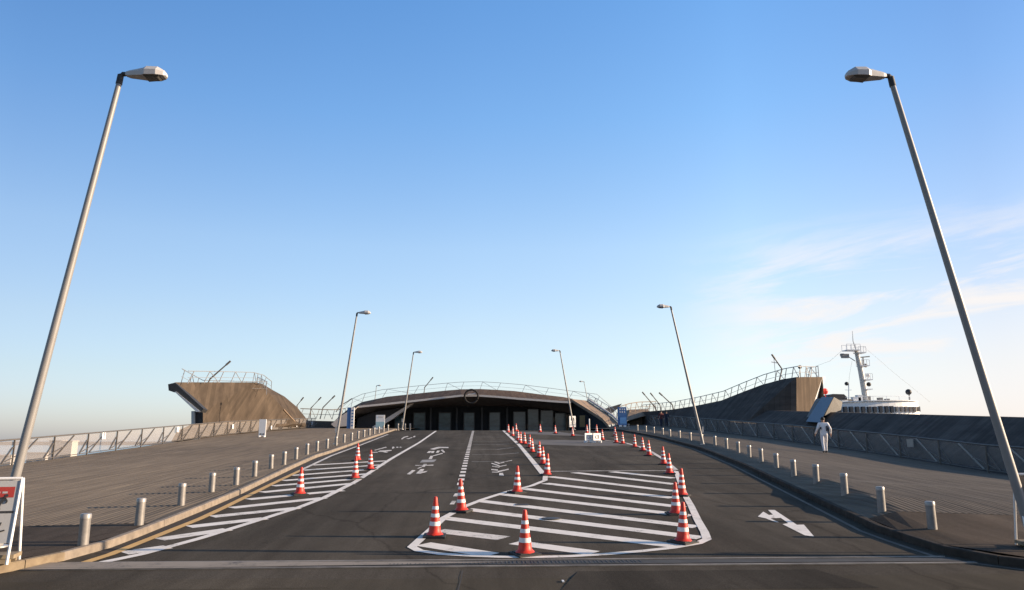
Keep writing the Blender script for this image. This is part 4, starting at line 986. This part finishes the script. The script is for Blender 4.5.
# ------------------------------------------------------------------ A-frame boards
def person_fig(mb, cx, cz, s, y, pose=0):
    def L_(a, b, w_): mb.bar((cx + a[0] * s, y, cz + a[1] * s), (cx + b[0] * s, y, cz + b[1] * s), .012, w_ * s)
    # head
    mb.solid([(cx + (.22 + .09 * math.cos(k * math.pi / 6)) * s, y, cz + (.40 + .09 * math.sin(k * math.pi / 6)) * s) for k in range(12)], (0, .01, 0))
    L_((.16, .30), (-.04, -.02), .17); L_((.13, .26), (-.12, .24), .07); L_((-.12, .24), (-.18, .42), .06); L_((.17, .26), (.30, .06), .07); L_((.30, .06), (.24, -.06), .06)
    L_((-.04, -.02), (-.22, -.06), .09); L_((-.22, -.06), (-.40, .0), .07); L_((-.02, -.04), (-.10, -.28), .09); L_((-.10, -.28), (-.02, -.42), .07)
def aframe(loc, rz, label, back=False):
    t = thing("notice_stand", label, "notice board", loc, rz, None); Hh = 1.11; W = .78
    th = math.atan(.22 / Hh)
    Rt = Matrix.Rotation(-th, 3, 'X')
    def up(u, v, d=0.0): return Vector((u, -.24 + v * math.sin(th) - d * math.cos(th), v * math.cos(th) + d * math.sin(th) * -1))
    for sx in (-1, 1):
        mb = MB(); mb.tube([up(sx * W / 2, 0), up(sx * W / 2, Hh)], .019, 8); mb.build("front_leg", M_WHITE, t)
        mb = MB(); mb.tube([(sx * W / 2, .26, 0), (sx * W / 2, .02, Hh * .985)], .019, 8); mb.build("rear_leg", M_WHITE, t)
    mb = MB(); mb.tube([up(-W / 2, Hh), up(W / 2, Hh)], .019, 8); mb.build("top_bar", M_WHITE, t)
    def face(u0, v0, u1, v1, d): return [up(u0, v0, d), up(u1, v0, d), up(u1, v1, d), up(u0, v1, d)]
    mb = MB(); mb.solid(face(-W / 2 + .02, .27, W / 2 - .02, Hh - .03, .0), (0, .02, 0)); bd = mb.build("board", M_SIGNW if not back else M_TAN, t)
    if not back:
        mb = MB(); mb.quad(*face(-W / 2 + .03, Hh - .25, W / 2 - .06, Hh - .11, .004)); mb.build("red_band", M_SIGNRED, bd)
        mb = MB()
        for k in range(7): mb.quad(*face(-W / 2 + .07 + k * .085, Hh - .195, -W / 2 + .13 + k * .085, Hh - .17, .007))
        mb.build("band_lettering", M_SIGNW, bd)
        mb = MB(); mb.quad(*face(-W / 2 + .03, .655, W / 2 - .03, .685, .004)); mb.build("divider", M_DARK, bd)
        for r_, (vv, ss) in enumerate(((.80, .22), (.44, .24))):
            for c_ in (-.19, .2):
                mb = MB(); person_fig(mb, 0, 0, ss, 0)
                o = mb.build("pictogram", M_DARK, bd); o.location = up(c_, vv, .012); o.rotation_euler = (-th, 0, 0)
                if r_: o.scale = (-1, 1, 1)
    mb = MB(); mb.box((0, 0, .09), (W + .1, .34, .05)); mb.box((0, -.12, .04), (W, .08, .08)); mb.box((0, .14, .04), (W, .08, .08)); mb.build("ballast_plank", M_KERBN, t)
    return t
def foot(px, py, lx, ly, rz): p = at(px, py, .15); return (p.x - lx * math.cos(rz) + ly * math.sin(rz), p.y - lx * math.sin(rz) - ly * math.cos(rz), .15)
aframe(foot(6.6, 563.5, .39, -.24, R(14)), R(14), "white folding warning board with a red band and falling figures at left edge")
aframe(foot(1030, 548, -.39, -.24, R(-16)), R(-16), "pale folding board seen from behind at the right edge of the picture", True)

# ------------------------------------------------------------------ people
def person(loc, rz, label, top_m, leg_m, stride=.22, arm=.18, h=1.7, hair_len=0, lean=.03):
    k = h / 1.7
    J = {'pel': (0, 0, .93), 'sp': (0, -.01, 1.12), 'ch': (0, -lean, 1.32), 'nk': (0, -lean, 1.46), 'hd': (0, -lean - .01, 1.54), 'ht': (0, -lean - .01, 1.66),
         'hipL': (-.09, 0, .88), 'knL': (-.10, -stride * .75, .50), 'anL': (-.10, -stride * .9, .09), 'toL': (-.11, -stride - .13, .03),
         'hipR': (.09, 0, .88), 'knR': (.10, stride * .35, .48), 'anR': (.10, stride * 1.25, .13), 'toR': (.11, stride * 1.15 - .12, .035),
         'shL': (-.19, -lean, 1.40), 'elL': (-.29, arm * .5, 1.15), 'wrL': (-.33, -arm * .2, .93), 'haL': (-.34, -arm * .35, .85),
         'shR': (.19, -lean, 1.40), 'elR': (.29, arm * .2, 1.15), 'wrR': (.34, -arm * .8, .95), 'haR': (.35, -arm * 1.0, .88)}
    E = [('pel', 'sp'), ('sp', 'ch'), ('ch', 'nk'), ('nk', 'hd'), ('hd', 'ht'), ('pel', 'hipL'), ('hipL', 'knL'), ('knL', 'anL'), ('anL', 'toL'), ('pel', 'hipR'), ('hipR', 'knR'), ('knR', 'anR'), ('anR', 'toR'),
         ('ch', 'shL'), ('shL', 'elL'), ('elL', 'wrL'), ('wrL', 'haL'), ('ch', 'shR'), ('shR', 'elR'), ('elR', 'wrR'), ('wrR', 'haR')]
    Rd = dict(pel=.15, sp=.135, ch=.16, nk=.058, hd=.088, ht=.07, hipL=.105, knL=.072, anL=.05, toL=.035, hipR=.105, knR=.072, anR=.05, toR=.035, shL=.075, elL=.055, wrL=.038, haL=.035, shR=.075, elR=.055, wrR=.038, haR=.035)
    names = list(J); me = bpy.data.meshes.new("body"); me.from_pydata([Vector(J[n_]) * k for n_ in names], [(names.index(a), names.index(b)) for a, b in E], [])
    ob = bpy.data.objects.new("body_tmp", me); C.objects.link(ob)
    md = ob.modifiers.new("skin", 'SKIN'); md.use_smooth_shade = True
    for i, n_ in enumerate(names): r_ = Rd[n_] * k; me.skin_vertices[0].data[i].radius = (r_, r_ * (.78 if n_ in ('pel', 'sp', 'ch') else 1))
    me.skin_vertices[0].data[0].use_root = True
    sb = ob.modifiers.new("sub", 'SUBSURF'); sb.levels = 2; sb.render_levels = 2
    dg = bpy.context.evaluated_depsgraph_get(); me2 = bpy.data.meshes.new_from_object(ob.evaluated_get(dg)); bpy.data.objects.remove(ob)
    for m_ in (M_SKIN, top_m, leg_m, M_DARK): me2.materials.append(m_)
    for p_ in me2.polygons:
        c = p_.center / k; r_ = abs(c.x)
        idx = 0 if c.z > 1.455 and r_ < .14 else (3 if c.z < .11 else (0 if (r_ > .30 and c.z < .93) else (1 if (c.z > .86 or r_ > .22) else 2)))
        p_.material_index = idx; p_.use_smooth = True
    t = thing("person", label, "person", loc, rz)
    b = bpy.data.objects.new("body", me2); C.objects.link(b); b.parent = t
    hc = Vector((0, -lean - .01, 1.60)) * k
    mb = MB(); mb.lathe([((.100 * math.sin(a)) * k + .001, .115 * math.cos(a) * -1 * k) for a in [math.pi * (.42 + .58 * i / 8) for i in range(9)]], 16, (hc.x, hc.y + .015, hc.z + .012))
    mb.build("hair", M_HAIR, t, True)
    mb = MB(); mb.box((hc.x, hc.y - .098 * k, hc.z - .02), (.022, .03, .035)); mb.build("nose", M_SKIN, t)
    mb = MB()
    for sx in (-.032, .032): mb.box((sx, hc.y - .088 * k, hc.z + .01), (.02, .012, .01))
    mb.build("eyes", M_HAIR, t)
    for sx in (-1, 1):
        w_ = Vector(J['haL' if sx < 0 else 'haR']) * k
        mb = MB()
        for q in range(4): mb.tube([w_ + Vector((0, -.024 + q * .016, -.01)), w_ + Vector((sx * .004, -.026 + q * .016, -.06)), w_ + Vector((-sx * .01, -.028 + q * .016, -.085 - .006 * (q in (1, 2))))], [.009, .008, .006], 6)
        mb.tube([w_ + Vector((0, -.03, 0)), w_ + Vector((-sx * .01, -.055, -.03)), w_ + Vector((-sx * .01, -.055, -.055))], [.011, .009, .007], 6)
        mb.build("fingers", M_SKIN, t)
    return t
def on_deck(px, py, Y): p = at_y(px, py, Y); return Vector((p.x, Y, deck_z(p.x, Y)))
Yp = 35.0
for Yt in [26 + .25 * i for i in range(60)]:
    q = at_y(825.3, 452.6, Yt)
    if abs(q.z - deck_z(q.x, Yt)) < .03: Yp = Yt; break
print("man Y", Yp)
pm = person(on_deck(825.3, 452.6, Yp), R(168), "person in white jacket and trousers walking on the right deck", M_CLOTHW, M_CLOTHT, .2, .26, 36.0 * Yp / 765)
kk = 36.0 * Yp / 765 / 1.7
mb = MB(); mb.tube([Vector(q_) * kk for q_ in ((-.16, .10, 1.30), (-.165, .11, 1.18), (-.13, .11, 1.06))], [.05, .055, .04], 8); mb.tube([Vector(q_) * kk for q_ in ((.15, .11, 1.24), (.15, .11, 1.12))], .035, 8); mb.build("dark_side_patch", M_NAVY, pm, True)  # dark patches down both sides of the back

q = on_deck(661.3, 423.5, 80); person(q, R(10), "person in dark maroon jacket, left of the two walkers far on the right deck", M_MAROON, M_NAVY, .1, .1, 1.72)
q = on_deck(666.6, 423.5, 81); person(q, R(-8), "person in navy clothes, right of the two walkers far on the right deck", M_NAVY, M_NAVY, .12, .1, 1.64)
